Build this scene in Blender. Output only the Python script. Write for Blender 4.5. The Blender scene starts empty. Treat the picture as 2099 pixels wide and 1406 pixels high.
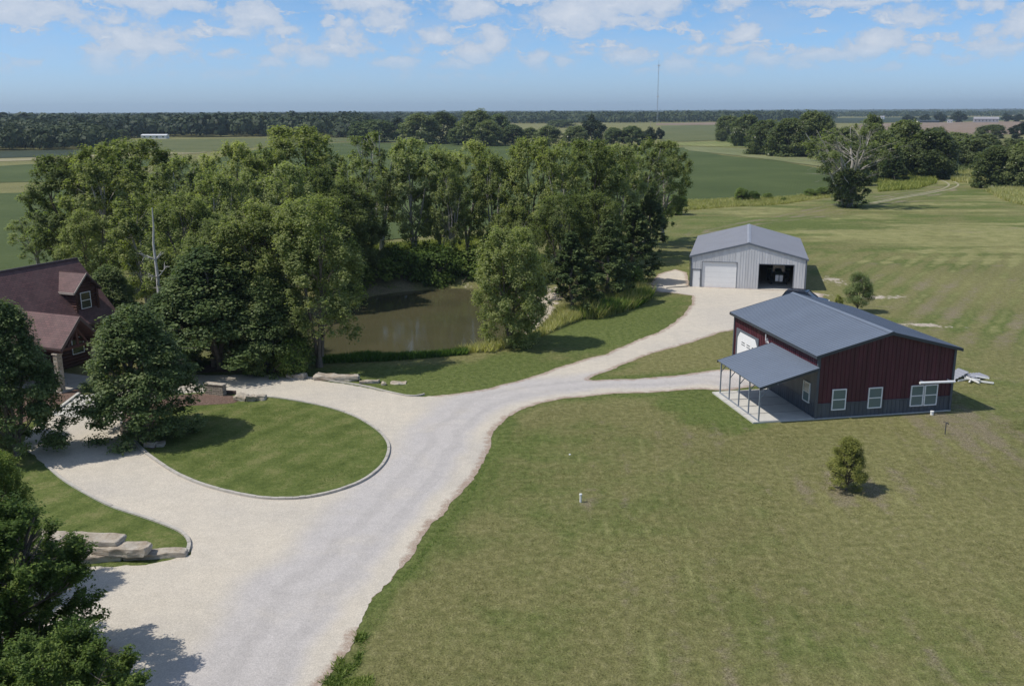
import bpy, bmesh, math, random
import numpy as np
from mathutils import Vector, Matrix
from mathutils.geometry import delaunay_2d_cdt

# ------------------------------------------------------------------ camera, world, sun
SC = bpy.context.scene
COL = SC.collection
FPX, CXP, CYP = 1930.7, 1049.5, 703.0          # focal length and centre, in pixels of the 2099 px photograph
PITCH, ROLL, CAMH = math.radians(13.786), math.radians(-0.2438), 20.0
_c, _s = math.cos(PITCH), math.sin(PITCH)
_M = np.array([[1, 0, 0], [0, -_s, -_c], [0, _c, -_s]])
_r = np.array([[math.cos(ROLL), -math.sin(ROLL), 0], [math.sin(ROLL), math.cos(ROLL), 0], [0, 0, 1]])
RC = _r @ _M                                   # world -> (right, down, forward)
cam_d = bpy.data.cameras.new('camera'); cam = bpy.data.objects.new('camera', cam_d); COL.objects.link(cam)
cam_d.sensor_width = 36.0; cam_d.lens = FPX / 2099 * 36.0
cam_d.clip_start = 0.5; cam_d.clip_end = 80000
m3 = Matrix([list(RC[0]), list(-RC[1]), list(-RC[2])]).transposed()
cam.matrix_world = Matrix.Translation((0, 0, CAMH)) @ m3.to_4x4()
SC.camera = cam
SUN_EL, SUN_AZ = math.radians(56), math.radians(-98.5)   # azimuth measured from +Y towards +X
sun_dir = Vector((math.sin(SUN_AZ) * math.cos(SUN_EL), math.cos(SUN_AZ) * math.cos(SUN_EL), math.sin(SUN_EL)))
sd = bpy.data.lights.new('sun', 'SUN'); sd.energy = 3.75; sd.angle = math.radians(0.53); sd.color = (1.0, 0.95, 0.87)
so = bpy.data.objects.new('sun', sd); COL.objects.link(so)
so.rotation_euler = sun_dir.to_track_quat('Z', 'Y').to_euler(); so.location = (0, 0, 60)
SC.view_settings.view_transform = 'Standard'; SC.view_settings.look = 'None'
SC.view_settings.gamma = 1.0; SC.view_settings.exposure = 0.0
SC.cycles.max_bounces = 6; SC.cycles.transparent_max_bounces = 6; SC.cycles.diffuse_bounces = 4
SC.cycles.glossy_bounces = 2; SC.cycles.transmission_bounces = 3; SC.cycles.volume_bounces = 0
SC.cycles.caustics_reflective = False; SC.cycles.caustics_refractive = False

def ray(px, py):
    d = np.array([(px - CXP) / FPX, (py - CYP) / FPX, 1.0])
    return RC.T @ d
def gp(px, py, h=0.0):                         # where a sight line of the survey meets height h
    d = ray(px, py); t = (h - CAMH) / d[2]
    return np.array([d[0] * t, d[1] * t, h])
def gp2(px, py, h=0.0):
    p = gp(px, py, h); return (float(p[0]), float(p[1]))

W = bpy.data.worlds.new('World'); SC.world = W; W.use_nodes = True
W.cycles.sampling_method = 'MANUAL'; W.cycles.sample_map_resolution = 512
def build_world():
    nt = W.node_tree; N = nt.nodes; L = nt.links; N.clear()
    out = N.new('ShaderNodeOutputWorld'); bg = N.new('ShaderNodeBackground'); bg.inputs[1].default_value = 0.1
    sky = N.new('ShaderNodeTexSky'); sky.sky_type = 'NISHITA'; sky.sun_disc = False
    sky.sun_elevation = SUN_EL; sky.sun_rotation = SUN_AZ; sky.altitude = 0; sky.air_density = 1.0; sky.dust_density = 0.6; sky.ozone_density = 2.2
    tc = N.new('ShaderNodeTexCoord'); sep = N.new('ShaderNodeSeparateXYZ'); L.new(tc.outputs['Generated'], sep.inputs[0])
    def math_(op, a, b=None, c=None, clamp=False):
        n = N.new('ShaderNodeMath'); n.operation = op; n.use_clamp = clamp
        for i, x in enumerate((a, b, c)):
            if x is None: continue
            if isinstance(x, (int, float)): n.inputs[i].default_value = x
            else: L.new(x, n.inputs[i])
        return n.outputs[0]
    az = math_('ARCTAN2', sep.outputs[0], sep.outputs[1]); el = sep.outputs[2]
    cmb = N.new('ShaderNodeCombineXYZ'); L.new(az, cmb.inputs[0]); L.new(el, cmb.inputs[1])
    def noise(scale, detail, rough, sx=1, sy=1, off=(0, 0, 0), src=None):
        mp = N.new('ShaderNodeMapping'); mp.inputs['Scale'].default_value = (sx, sy, 1); mp.inputs['Location'].default_value = off
        L.new(src or cmb.outputs[0], mp.inputs[0])
        n = N.new('ShaderNodeTexNoise'); n.inputs['Scale'].default_value = scale; n.inputs['Detail'].default_value = detail; n.inputs['Roughness'].default_value = rough
        L.new(mp.outputs[0], n.inputs['Vector']); return n.outputs['Fac']
    # warp the coordinates a little so that the clouds have torn outlines
    nx = noise(30, 4, 0.6, 1, 1.5); ny = noise(30, 4, 0.6, 1, 1.5, (7, 3, 0))
    waz = math_('ADD', az, math_('MULTIPLY', math_('SUBTRACT', nx, 0.5), 0.035))
    wel = math_('ADD', el, math_('MULTIPLY', math_('SUBTRACT', ny, 0.5), 0.022))
    cw = N.new('ShaderNodeCombineXYZ'); L.new(waz, cw.inputs[0]); L.new(wel, cw.inputs[1])
    # cumulus: (x, y, half width, half height, strength)
    CL = [(40, 20, 60, 22, 1.0), (90, 12, 40, 16, .8), (150, 30, 34, 18, .75), (235, 40, 26, 10, .8), (290, 10, 60, 14, .7), (370, 8, 60, 11, 1.0),
          (262, 78, 44, 24, .95), (330, 95, 60, 26, .75), (205, 118, 24, 20, .85), (290, 118, 70, 20, .55), (525, 35, 42, 22, 1.05), (480, 68, 32, 8, .8),
          (575, 65, 24, 12, .85), (455, 112, 20, 8, .5), (545, 130, 22, 14, .75), (590, 100, 40, 16, .55), (640, 120, 40, 16, .65), (700, 98, 50, 20, .6), (735, 80, 30, 22, .55),
          (755, 8, 60, 12, .9), (790, 38, 42, 18, .8), (712, 46, 22, 12, .8), (700, 75, 14, 12, .7), (820, 15, 20, 14, .7),
          (970, 18, 44, 16, 1.15), (893, 76, 24, 15, 1.1), (815, 130, 34, 9, .75), (850, 100, 24, 10, .6), (940, 134, 26, 10, .85), (975, 105, 34, 20, .95), (1012, 84, 26, 22, .9),
          (1095, 124, 24, 12, .9), (1180, 30, 62, 26, 1.2), (1250, 12, 90, 24, 1.05), (1330, 10, 60, 14, .9), (1280, 42, 70, 10, .75), (1285, 112, 32, 14, .9), (1160, 130, 20, 9, .55),
          (1185, 110, 22, 10, .5), (1330, 148, 26, 8, .45), (1395, 132, 36, 14, .85), (1432, 100, 24, 10, .8), (1430, 76, 14, 6, .7), (1520, 68, 26, 14, 1.1), (1500, 105, 40, 9, .6),
          (1505, 8, 26, 8, .8), (1570, 125, 36, 11, .85), (1480, 140, 40, 8, .5), (1690, 112, 54, 12, .95), (1770, 98, 40, 10, .95), (1805, 82, 36, 12, 1.1), (1650, 136, 24, 8, .7),
          (1860, 34, 46, 14, .85), (1755, 3, 90, 7, .95), (1870, 100, 24, 13, .7), (1830, 140, 24, 7, .5), (1960, 120, 28, 9, .65), (2040, 98, 34, 16, .85), (2090, 48, 26, 20, 1.05),
          (2080, 92, 24, 10, .8), (2018, 60, 14, 8, .75), (1970, 16, 18, 8, .55), (2038, 5, 14, 8, .8), (1945, 80, 12, 5, .5), (520, 150, 120, 12, .25), (900, 160, 120, 12, .2), (20, 130, 30, 12, .35), (70, 125, 20, 8, .4)]
    acc = None
    for (x, y, w, h, st) in CL:
        st = .22 + .8 * st
        d = ray(x, y); d = d / np.linalg.norm(d)
        a0, e0 = math.atan2(d[0], d[1]), d[2]
        s1 = N.new('ShaderNodeVectorMath'); s1.operation = 'SUBTRACT'; L.new(cw.outputs[0], s1.inputs[0]); s1.inputs[1].default_value = (a0, e0, 0)
        s2 = N.new('ShaderNodeVectorMath'); s2.operation = 'MULTIPLY'; L.new(s1.outputs[0], s2.inputs[0]); s2.inputs[1].default_value = (1930 / w * .8, 1930 / h * .8, 0)
        s3 = N.new('ShaderNodeVectorMath'); s3.operation = 'LENGTH'; L.new(s2.outputs[0], s3.inputs[0])
        v = math_('MULTIPLY_ADD', s3.outputs['Value'], -0.62 * st, st)
        acc = v if acc is None else math_('SMOOTH_MAX', acc, v, 0.12)
    f1 = noise(42, 7, 0.62, 1, 1.7, (1, 2, 0), cw.outputs[0])
    f2 = noise(160, 4, 0.6, 1, 1.4, (4, 2, 0))
    dens = math_('ADD', acc, math_('MULTIPLY', math_('SUBTRACT', f1, 0.5), 1.7))
    dens = math_('ADD', dens, math_('MULTIPLY', math_('SUBTRACT', f2, 0.5), 0.5))
    fm = noise(24, 8, 0.66, 1, 2.4, (5, 8, 0), cw.outputs[0]); bm_ = N.new('ShaderNodeMapRange'); L.new(el, bm_.inputs[0]); bm_.inputs[1].default_value = 0.035; bm_.inputs[2].default_value = 0.06
    dens = math_('MAXIMUM', dens, math_('MULTIPLY', math_('MULTIPLY', math_('SUBTRACT', fm, 0.525), 7), bm_.outputs[0]))
    # clouds elsewhere in the sky (above and behind the picture)
    f3 = noise(3.2, 8, 0.6, 1, 2.2, (3, 1, 0)); hi = math_('MULTIPLY', math_('SUBTRACT', el, 0.125), 12, None, True)
    dens = math_('MAXIMUM', dens, math_('MULTIPLY', math_('MULTIPLY', math_('SUBTRACT', f3, 0.52), 5), hi))
    mr = N.new('ShaderNodeMapRange'); mr.interpolation_type = 'SMOOTHSTEP'; L.new(dens, mr.inputs[0]); mr.inputs[1].default_value = 0.05; mr.inputs[2].default_value = 0.6
    # thin veil between the puffs
    f4 = noise(14, 5, 0.55, 1, 3.0, (9, 5, 0)); veil = math_('MULTIPLY', math_('SUBTRACT', f4, 0.42), 0.9, None, True)
    lowf = N.new('ShaderNodeMapRange'); L.new(el, lowf.inputs[0]); lowf.inputs[1].default_value = 0.02; lowf.inputs[2].default_value = 0.06
    amt = math_('MULTIPLY', mr.outputs[0], lowf.outputs[0]); amt = math_('MULTIPLY', amt, 0.86)
    amt = math_('MAXIMUM', amt, math_('MULTIPLY', veil, lowf.outputs[0]))
    # cloud colour: bright where thick and towards the sun side, grey violet below
    sh = N.new('ShaderNodeMapRange'); L.new(dens, sh.inputs[0]); sh.inputs[1].default_value = 0.3; sh.inputs[2].default_value = 1.3
    cc = N.new('ShaderNodeMix'); cc.data_type = 'RGBA'; L.new(sh.outputs[0], cc.inputs['Factor'])
    cc.inputs['A'].default_value = (4.9, 5.7, 7.0, 1); cc.inputs['B'].default_value = (7.2, 7.5, 8.1, 1)
    # clear sky
    tint = N.new('ShaderNodeMix'); tint.data_type = 'RGBA'; tint.blend_type = 'MULTIPLY'; tint.inputs['Factor'].default_value = 1
    gr = N.new('ShaderNodeMapRange'); L.new(el, gr.inputs[0]); gr.inputs[1].default_value = 0.0; gr.inputs[2].default_value = 0.12
    tc2 = N.new('ShaderNodeMix'); tc2.data_type = 'RGBA'; L.new(gr.outputs[0], tc2.inputs['Factor'])
    tc2.inputs['A'].default_value = SKY_LOW; tc2.inputs['B'].default_value = SKY_HIGH
    up = N.new('ShaderNodeMapRange'); L.new(el, up.inputs[0]); up.inputs[1].default_value = 0.14; up.inputs[2].default_value = 0.5
    tc3 = N.new('ShaderNodeMix'); tc3.data_type = 'RGBA'; L.new(up.outputs[0], tc3.inputs['Factor']); L.new(tc2.outputs['Result'], tc3.inputs['A']); tc3.inputs['B'].default_value = (.85, .92, 1.0, 1)
    L.new(sky.outputs[0], tint.inputs['A']); L.new(tc3.outputs['Result'], tint.inputs['B'])
    mx = N.new('ShaderNodeMix'); mx.data_type = 'RGBA'; L.new(amt, mx.inputs['Factor'])
    L.new(tint.outputs['Result'], mx.inputs['A']); L.new(cc.outputs['Result'], mx.inputs['B'])
    L.new(mx.outputs['Result'], bg.inputs[0]); L.new(bg.outputs[0], out.inputs[0])
SKY_LOW = (0.86, 1.18, 1.96, 1); SKY_HIGH = (0.60, 0.90, 1.30, 1)
build_world()

# ------------------------------------------------------------------ helpers
rnd = random.Random(7)
def tag(o, label=None, cat=None, group=None, kind=None):
    if label: o['label'] = label
    if cat: o['category'] = cat
    if group: o['group'] = group
    if kind: o['kind'] = kind
    return o
def thing(name, label, cat, loc=(0, 0, 0), rz=0.0, group=None):
    o = bpy.data.objects.new(name, None); COL.objects.link(o); o.location = loc; o.rotation_euler = (0, 0, rz)
    o.empty_display_size = 0.3
    return tag(o, label, cat, group)
def link_mesh(name, me, mat, parent=None):
    o = bpy.data.objects.new(name, me); COL.objects.link(o)
    if mat is not None and len(me.materials) == 0: me.materials.append(mat)
    if parent is not None: o.parent = parent
    return o
def np_mesh(name, V, F):
    """V (n,3) float, F (m,k) int: all faces with k corners."""
    me = bpy.data.meshes.new(name); V = np.asarray(V, np.float32); F = np.asarray(F, np.int32)
    k = F.shape[1]; me.vertices.add(len(V)); me.vertices.foreach_set('co', V.ravel())
    me.loops.add(F.size); me.loops.foreach_set('vertex_index', F.ravel())
    me.polygons.add(len(F)); me.polygons.foreach_set('loop_start', np.arange(0, F.size, k, dtype=np.int32))
    me.polygons.foreach_set('loop_total', np.full(len(F), k, np.int32))
    me.update(calc_edges=True); return me
class MB:
    def __init__(s): s.v = []; s.f = []
    def face(s, *pts):
        b = len(s.v); s.v += [tuple(p) for p in pts]; s.f.append(tuple(range(b, b + len(pts))))
    def box(s, x0, x1, y0, y1, z0, z1):
        b = len(s.v)
        s.v += [(x0, y0, z0), (x1, y0, z0), (x1, y1, z0), (x0, y1, z0), (x0, y0, z1), (x1, y0, z1), (x1, y1, z1), (x0, y1, z1)]
        s.f += [(b, b + 3, b + 2, b + 1), (b + 4, b + 5, b + 6, b + 7), (b, b + 1, b + 5, b + 4), (b + 1, b + 2, b + 6, b + 5), (b + 2, b + 3, b + 7, b + 6), (b + 3, b, b + 4, b + 7)]
        return s
    def prism(s, poly, off):          # planar polygon extruded by vector off
        b = len(s.v); n = len(poly); off = Vector(off)
        s.v += [tuple(p) for p in poly] + [tuple(Vector(p) + off) for p in poly]
        s.f.append(tuple(range(b, b + n))); s.f.append(tuple(range(b + 2 * n - 1, b + n - 1, -1)))
        for i in range(n): j = (i + 1) % n; s.f.append((b + i, b + n + i, b + n + j, b + j))
        return s
    def tube(s, pts, r, n=6, cap=True):
        pts = [Vector(p) for p in pts]; rs = r if isinstance(r, (list, tuple)) else [r] * len(pts); b = len(s.v)
        up = Vector((0, 0, 1))
        for i, p in enumerate(pts):
            d = (pts[min(i + 1, len(pts) - 1)] - pts[max(i - 1, 0)]).normalized()
            a = d.cross(up); a = a.normalized() if a.length > 1e-3 else Vector((1, 0, 0)); c = d.cross(a)
            for k in range(n):
                t = 2 * math.pi * k / n; s.v.append(tuple(p + (a * math.cos(t) + c * math.sin(t)) * rs[i]))
        for i in range(len(pts) - 1):
            for k in range(n):
                k2 = (k + 1) % n; s.f.append((b + i * n + k, b + i * n + k2, b + (i + 1) * n + k2, b + (i + 1) * n + k))
        if cap: s.f.append(tuple(range(b + n - 1, b - 1, -1))); e = b + (len(pts) - 1) * n; s.f.append(tuple(range(e, e + n)))
        return s
    def bar(s, p, q, w, h=None):      # rectangular bar between two points
        h = h or w; p = Vector(p); q = Vector(q); d = (q - p).normalized()
        a = d.cross(Vector((0, 0, 1))); a = a.normalized() if a.length > 1e-3 else Vector((1, 0, 0)); c = a.cross(d)
        a *= w / 2; c *= h / 2
        return s.prism([p + a + c, p - a + c, p - a - c, p + a - c], q - p)
    def build(s, name, mat, parent=None, bevel=0):
        me = bpy.data.meshes.new(name); me.from_pydata(s.v, [], s.f)
        bm = bmesh.new(); bm.from_mesh(me); bmesh.ops.recalc_face_normals(bm, faces=bm.faces)
        if bevel: bmesh.ops.bevel(bm, geom=bm.edges[:], offset=bevel, segments=2, affect='EDGES', clamp_overlap=True)
        bm.to_mesh(me); bm.free(); me.update()
        return link_mesh(name, me, mat, parent)

# ------------------------------------------------------------------ materials
def new_mat(name):
    m = bpy.data.materials.new(name); m.use_nodes = True; nt = m.node_tree; nt.nodes.clear()
    out = nt.nodes.new('ShaderNodeOutputMaterial'); p = nt.nodes.new('ShaderNodeBsdfPrincipled'); nt.links.new(p.outputs[0], out.inputs[0])
    return m, nt, p, out
class G:                               # small node-graph helper
    def __init__(s, nt): s.nt = nt; s.N = nt.nodes; s.L = nt.links
    def coord(s, kind='Object', scale=(1, 1, 1), rot=(0, 0, 0)):
        if kind == 'Position': o = s.N.new('ShaderNodeNewGeometry').outputs['Position']
        else: o = s.N.new('ShaderNodeTexCoord').outputs[kind]
        m = s.N.new('ShaderNodeMapping'); m.inputs['Scale'].default_value = scale; m.inputs['Rotation'].default_value = rot; s.L.new(o, m.inputs[0]); return m.outputs[0]
    def noise(s, vec, scale, detail=3, rough=0.55, dist=0):
        n = s.N.new('ShaderNodeTexNoise'); n.inputs['Scale'].default_value = scale; n.inputs['Detail'].default_value = detail
        n.inputs['Roughness'].default_value = rough; n.inputs['Distortion'].default_value = dist; s.L.new(vec, n.inputs['Vector']); return n.outputs['Fac']
    def m(s, op, a, b=None, clamp=False):
        n = s.N.new('ShaderNodeMath'); n.operation = op; n.use_clamp = clamp
        for i, x in enumerate((a, b)):
            if x is None: continue
            if isinstance(x, (int, float)): n.inputs[i].default_value = x
            else: s.L.new(x, n.inputs[i])
        return n.outputs[0]
    def rng(s, v, a, b, c=0, d=1, smooth=True):
        n = s.N.new('ShaderNodeMapRange'); n.interpolation_type = 'SMOOTHSTEP' if smooth else 'LINEAR'
        s.L.new(v, n.inputs[0]); n.inputs[1].default_value = a; n.inputs[2].default_value = b; n.inputs[3].default_value = c; n.inputs[4].default_value = d; return n.outputs[0]
    def mix(s, f, a, b, blend='MIX'):
        n = s.N.new('ShaderNodeMix'); n.data_type = 'RGBA'; n.blend_type = blend
        for k, x in (('Factor', f), ('A', a), ('B', b)):
            if isinstance(x, (int, float)): n.inputs[k].default_value = x
            elif isinstance(x, tuple): n.inputs[k].default_value = (*x, 1) if len(x) == 3 else x
            else: s.L.new(x, n.inputs[k])
        return n.outputs['Result']
    def ramp(s, f, stops):
        n = s.N.new('ShaderNodeValToRGB'); s.L.new(f, n.inputs[0]); e = n.color_ramp.elements
        while len(e) < len(stops): e.new(0.5)
        for i, (p, c) in enumerate(stops): e[i].position = p; e[i].color = (*c, 1)
        return n.outputs[0]
    def attr(s, name):
        n = s.N.new('ShaderNodeAttribute'); n.attribute_name = name; return n
    def bump(s, p, h, strength=0.4, dist=0.05):
        n = s.N.new('ShaderNodeBump'); n.inputs['Strength'].default_value = strength; n.inputs['Distance'].default_value = dist
        s.L.new(h, n.inputs['Height']); s.L.new(n.outputs[0], p.inputs['Normal'])
def simple(name, col, rough=0.6, metal=0, var=0.12, scale=1.5, spec=None, bump=0, stretch=(1, 1, 1)):
    m, nt, p, _ = new_mat(name); g = G(nt); v = g.coord('Object', stretch)
    n = g.noise(v, scale, 5, 0.6); f = g.rng(n, 0.3, 0.7, 1 - var, 1 + var, False)
    h = g.N.new('ShaderNodeVectorMath'); h.operation = 'SCALE'; h.inputs[0].default_value = col; g.L.new(f, h.inputs['Scale'])
    g.L.new(h.outputs[0], p.inputs['Base Color']); p.inputs['Roughness'].default_value = rough; p.inputs['Metallic'].default_value = metal
    if spec is not None: p.inputs['Specular IOR Level'].default_value = spec
    if bump: g.bump(p, g.noise(v, scale * 8, 4), bump, 0.02)
    return m
M = {}
M['shop_roof'] = simple('steel roof', (0.155, 0.185, 0.235), 0.5, 0.0, 0.06, 0.5)
M['barn_roof'] = simple('grey steel roof', (0.29, 0.30, 0.335), 0.5, 0, 0.05, 0.4)
M['trim_dark'] = simple('dark trim', (0.05, 0.058, 0.07), 0.5, 0, 0.08)
M['maroon'] = simple('maroon steel siding', (0.078, 0.017, 0.028), 0.5, 0, 0.35, 2.2, None, 0, (1, 1, .12))
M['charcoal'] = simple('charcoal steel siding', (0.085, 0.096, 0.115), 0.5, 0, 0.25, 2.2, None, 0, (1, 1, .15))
M['grey_post'] = simple('grey painted tube', (0.23, 0.26, 0.30), 0.45, 0, 0.08)
M['light_steel'] = simple('light grey steel siding', (0.58, 0.585, 0.60), 0.5, 0, 0.12, 2.2, None, 0, (1, 1, .1))
M['barn_trim'] = simple('slate trim', (0.13, 0.15, 0.18), 0.5, 0, 0.06)
M['white'] = simple('white paint', (0.86, 0.86, 0.86), 0.45, 0, 0.03, 0.8)
M['concrete'] = simple('concrete', (0.56, 0.54, 0.49), 0.85, 0, 0.1, 1.2)
M['conc_old'] = simple('old concrete', (0.45, 0.42, 0.37), 0.9, 0, 0.15, 1.5)
M['black'] = simple('black plastic', (0.02, 0.02, 0.022), 0.5, 0, 0.1)
M['rubber'] = simple('rubber', (0.025, 0.025, 0.026), 0.8, 0, 0.1)
M['pvc'] = simple('white pipe', (0.82, 0.82, 0.8), 0.4, 0, 0.03)
M['mast'] = simple('galvanised mast', (0.35, 0.37, 0.4), 0.5, 0.2, 0.05)
M['log'] = simple('dark stained logs', (0.085, 0.033, 0.026), 0.6, 0, 0.25, 2.0, None, 0.3)
M['soffit'] = simple('brown fascia', (0.11, 0.075, 0.07), 0.6, 0, 0.1)
M['log_trim'] = simple('tan gutter', (0.42, 0.36, 0.31), 0.6, 0, 0.06)
M['wood'] = simple('weathered wood', (0.25, 0.19, 0.13), 0.8, 0, 0.2, 4)
M['car_paint'] = simple('dark blue car paint', (0.012, 0.018, 0.035), 0.18, 0.2, 0.05)
M['green_paint'] = simple('faded green paint', (0.05, 0.11, 0.05), 0.5, 0, 0.15)
M['bark'] = simple('bark', (0.15, 0.125, 0.10), 0.9, 0, 0.35, 3, None, 0.5)
M['bark_pale'] = simple('pale bark', (0.34, 0.31, 0.27), 0.9, 0, 0.3, 2.5, None, 0.4)
M['bark_dead'] = simple('bleached dead wood', (0.50, 0.47, 0.43), 0.9, 0, 0.2, 3)
M['far_white'] = simple('pale sheet metal', (0.7, 0.71, 0.72), 0.5, 0, 0.05, 0.2)
M['far_grey'] = simple('grey sheet roof', (0.33, 0.32, 0.34), 0.6, 0, 0.08, 0.1)
def glass(name, col, rough=0.08):
    m, nt, p, _ = new_mat(name); p.inputs['Base Color'].default_value = (*col, 1); p.inputs['Roughness'].default_value = rough; p.inputs['Specular IOR Level'].default_value = 0.8
    return m
M['pane'] = glass('window glass with pale blind', (0.12, 0.18, 0.185)); M['pane_dark'] = glass('dark window glass', (0.02, 0.035, 0.03)); M['car_glass'] = glass('car glass', (0.008, 0.01, 0.014), 0.05)
def roof_shingle():
    m, nt, p, _ = new_mat('brown shingles'); g = G(nt)
    v = g.N.new('ShaderNodeTexCoord').outputs['UV']
    br = g.N.new('ShaderNodeTexBrick'); br.inputs['Scale'].default_value = 1.0; br.inputs['Brick Width'].default_value = 0.42; br.inputs['Row Height'].default_value = 0.19; br.inputs['Mortar Size'].default_value = 0.018
    br.inputs['Color1'].default_value = (0.155, 0.074, 0.072, 1); br.inputs['Color2'].default_value = (0.10, 0.05, 0.05, 1); br.inputs['Mortar'].default_value = (0.045, 0.028, 0.03, 1); br.offset = 0.5
    g.L.new(v, br.inputs['Vector'])
    n = g.noise(g.coord('Object'), 0.9, 4); c = g.mix(g.rng(n, 0.3, 0.7, 0, 0.35), br.outputs['Color'], (0.19, 0.115, 0.105))
    g.L.new(c, p.inputs['Base Color']); p.inputs['Roughness'].default_value = 0.75; g.bump(p, br.outputs['Fac'], -0.5, 0.02); return m
M['shingle'] = roof_shingle()
def stone_mat(name, c1, c2, c3, sc=1.2):
    m, nt, p, _ = new_mat(name); g = G(nt); v = g.coord('Object', (1, 1, 2.2))
    n = g.noise(v, sc, 6, 0.65); c = g.ramp(n, [(0.3, c1), (0.5, c2), (0.7, c3)])
    st_ = g.noise(g.coord('Object', (.5, .5, 14)), 1.0, 4, .6); c = g.mix(g.rng(st_, .5, .72, 0, .55), c, tuple(x * .5 for x in c1)); n2 = g.noise(v, sc * 5, 6, 0.75); c = g.mix(g.rng(n2, 0.56, 0.72, 0, 0.7), c, tuple(x * 0.35 for x in c1))
    g.L.new(c, p.inputs['Base Color']); p.inputs['Roughness'].default_value = 0.9; g.bump(p, g.m('ADD', n2, st_), 0.9, 0.08); return m
M['lime'] = stone_mat('limestone', (0.30, 0.23, 0.16), (0.46, 0.40, 0.32), (0.56, 0.52, 0.45))
M['stack'] = stone_mat('tan stone', (0.25, 0.22, 0.17), (0.40, 0.36, 0.30), (0.5, 0.47, 0.41), 3)
def stack_mat():
    m, nt, p, _ = new_mat('stacked stone'); g = G(nt); v = g.N.new('ShaderNodeTexCoord').outputs['UV']
    br = g.N.new('ShaderNodeTexBrick'); br.inputs['Scale'].default_value = 1.0; br.inputs['Brick Width'].default_value = 0.4; br.inputs['Row Height'].default_value = 0.14; br.inputs['Mortar Size'].default_value = 0.016
    br.inputs['Color1'].default_value = (0.42, 0.37, 0.29, 1); br.inputs['Color2'].default_value = (0.26, 0.23, 0.18, 1); br.inputs['Mortar'].default_value = (0.07, 0.06, 0.05, 1)
    g.L.new(v, br.inputs['Vector']); g.L.new(br.outputs['Color'], p.inputs['Base Color']); p.inputs['Roughness'].default_value = 0.9; g.bump(p, br.outputs['Fac'], -0.8, 0.04); return m
M['stacked'] = stack_mat()
def leaf_mat(name, dark, mid, light, transl=0.38, rough=0.6, nsc=0.55):
    m, nt, p, out = new_mat(name); g = G(nt)
    ge = g.N.new('ShaderNodeNewGeometry'); oi = g.N.new('ShaderNodeObjectInfo')
    n = g.rng(g.noise(g.coord('Object'), nsc, 3), .25, .75)
    f = g.m('ADD', g.m('MULTIPLY', ge.outputs['Random Per Island'], 0.55), g.m('MULTIPLY', n, 0.45))
    f = g.m('ADD', f, g.m('MULTIPLY', g.m('SUBTRACT', oi.outputs['Random'], 0.5), 0.5))
    c = g.ramp(f, [(0.18, dark), (0.5, mid), (0.85, light)])
    g.L.new(c, p.inputs['Base Color']); p.inputs['Roughness'].default_value = rough; p.inputs['Specular IOR Level'].default_value = 0.18
    tr = g.N.new('ShaderNodeBsdfTranslucent'); g.L.new(g.mix(1.0, c, (1.3, 1.45, 0.6), 'MULTIPLY'), tr.inputs[0])
    mx = g.N.new('ShaderNodeMixShader'); mx.inputs[0].default_value = transl; g.L.new(p.outputs[0], mx.inputs[1]); g.L.new(tr.outputs[0], mx.inputs[2]); g.L.new(mx.outputs[0], out.inputs[0]); return m
M['leaf_cw'] = leaf_mat('cottonwood leaves', (0.145, 0.175, 0.065), (0.255, 0.29, 0.11), (0.41, 0.425, 0.19), 0.5)
M['leaf_cwg'] = leaf_mat('grey green cottonwood leaves', (0.15, 0.18, 0.075), (0.25, 0.285, 0.12), (0.39, 0.42, 0.21), 0.5)
M['leaf_mid'] = leaf_mat('mid green cottonwood leaves', (0.125, 0.155, 0.058), (0.215, 0.255, 0.096), (0.35, 0.375, 0.165), 0.5)
M['leaf_dk'] = leaf_mat('dark glossy leaves', (0.075, 0.115, 0.043), (0.145, 0.195, 0.072), (0.26, 0.30, 0.135), 0.35, 0.5)
M['leaf_elm'] = leaf_mat('elm leaves', (0.055, 0.095, 0.02), (0.12, 0.18, 0.036), (0.23, 0.28, 0.07), 0.3)
M['leaf_ced'] = leaf_mat('cedar foliage', (0.04, 0.065, 0.022), (0.075, 0.115, 0.038), (0.14, 0.175, 0.065), 0.15)
M['leaf_far'] = leaf_mat('distant foliage', (0.06, 0.09, 0.03), (0.10, 0.14, 0.048), (0.16, 0.20, 0.075), 0.2)
M['leaf_hedge'] = leaf_mat('hedgerow foliage', (0.085, 0.11, 0.042), (0.155, 0.185, 0.074), (0.26, 0.29, 0.13), 0.42, 0.22)
M['leaf_lite'] = leaf_mat('young cedar foliage', (0.12, 0.135, 0.03), (0.24, 0.25, 0.06), (0.36, 0.36, 0.11), 0.25)
M['leaf_yel'] = leaf_mat('yellow green leaves', (0.2, 0.23, 0.055), (0.33, 0.35, 0.09), (0.45, 0.45, 0.16), 0.3)
M['grass_tall'] = leaf_mat('tall dry grass', (0.28, 0.28, 0.10), (0.42, 0.40, 0.17), (0.58, 0.54, 0.30), 0.4)
M['turf'] = leaf_mat('short dry turf', (0.13, 0.13, 0.045), (0.22, 0.20, 0.085), (0.36, 0.32, 0.17), 0.3)
M['turf_green'] = leaf_mat('short green turf', (0.08, 0.12, 0.028), (0.15, 0.19, 0.05), (0.25, 0.26, 0.10), 0.3)
M['weed'] = leaf_mat('weeds', (0.07, 0.13, 0.03), (0.13, 0.21, 0.045), (0.22, 0.29, 0.08), 0.4)
M['woods'] = leaf_mat('far woods', (0.016, 0.028, 0.016), (0.03, 0.048, 0.022), (0.065, 0.085, 0.035), 0.1, .6, .012)

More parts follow.
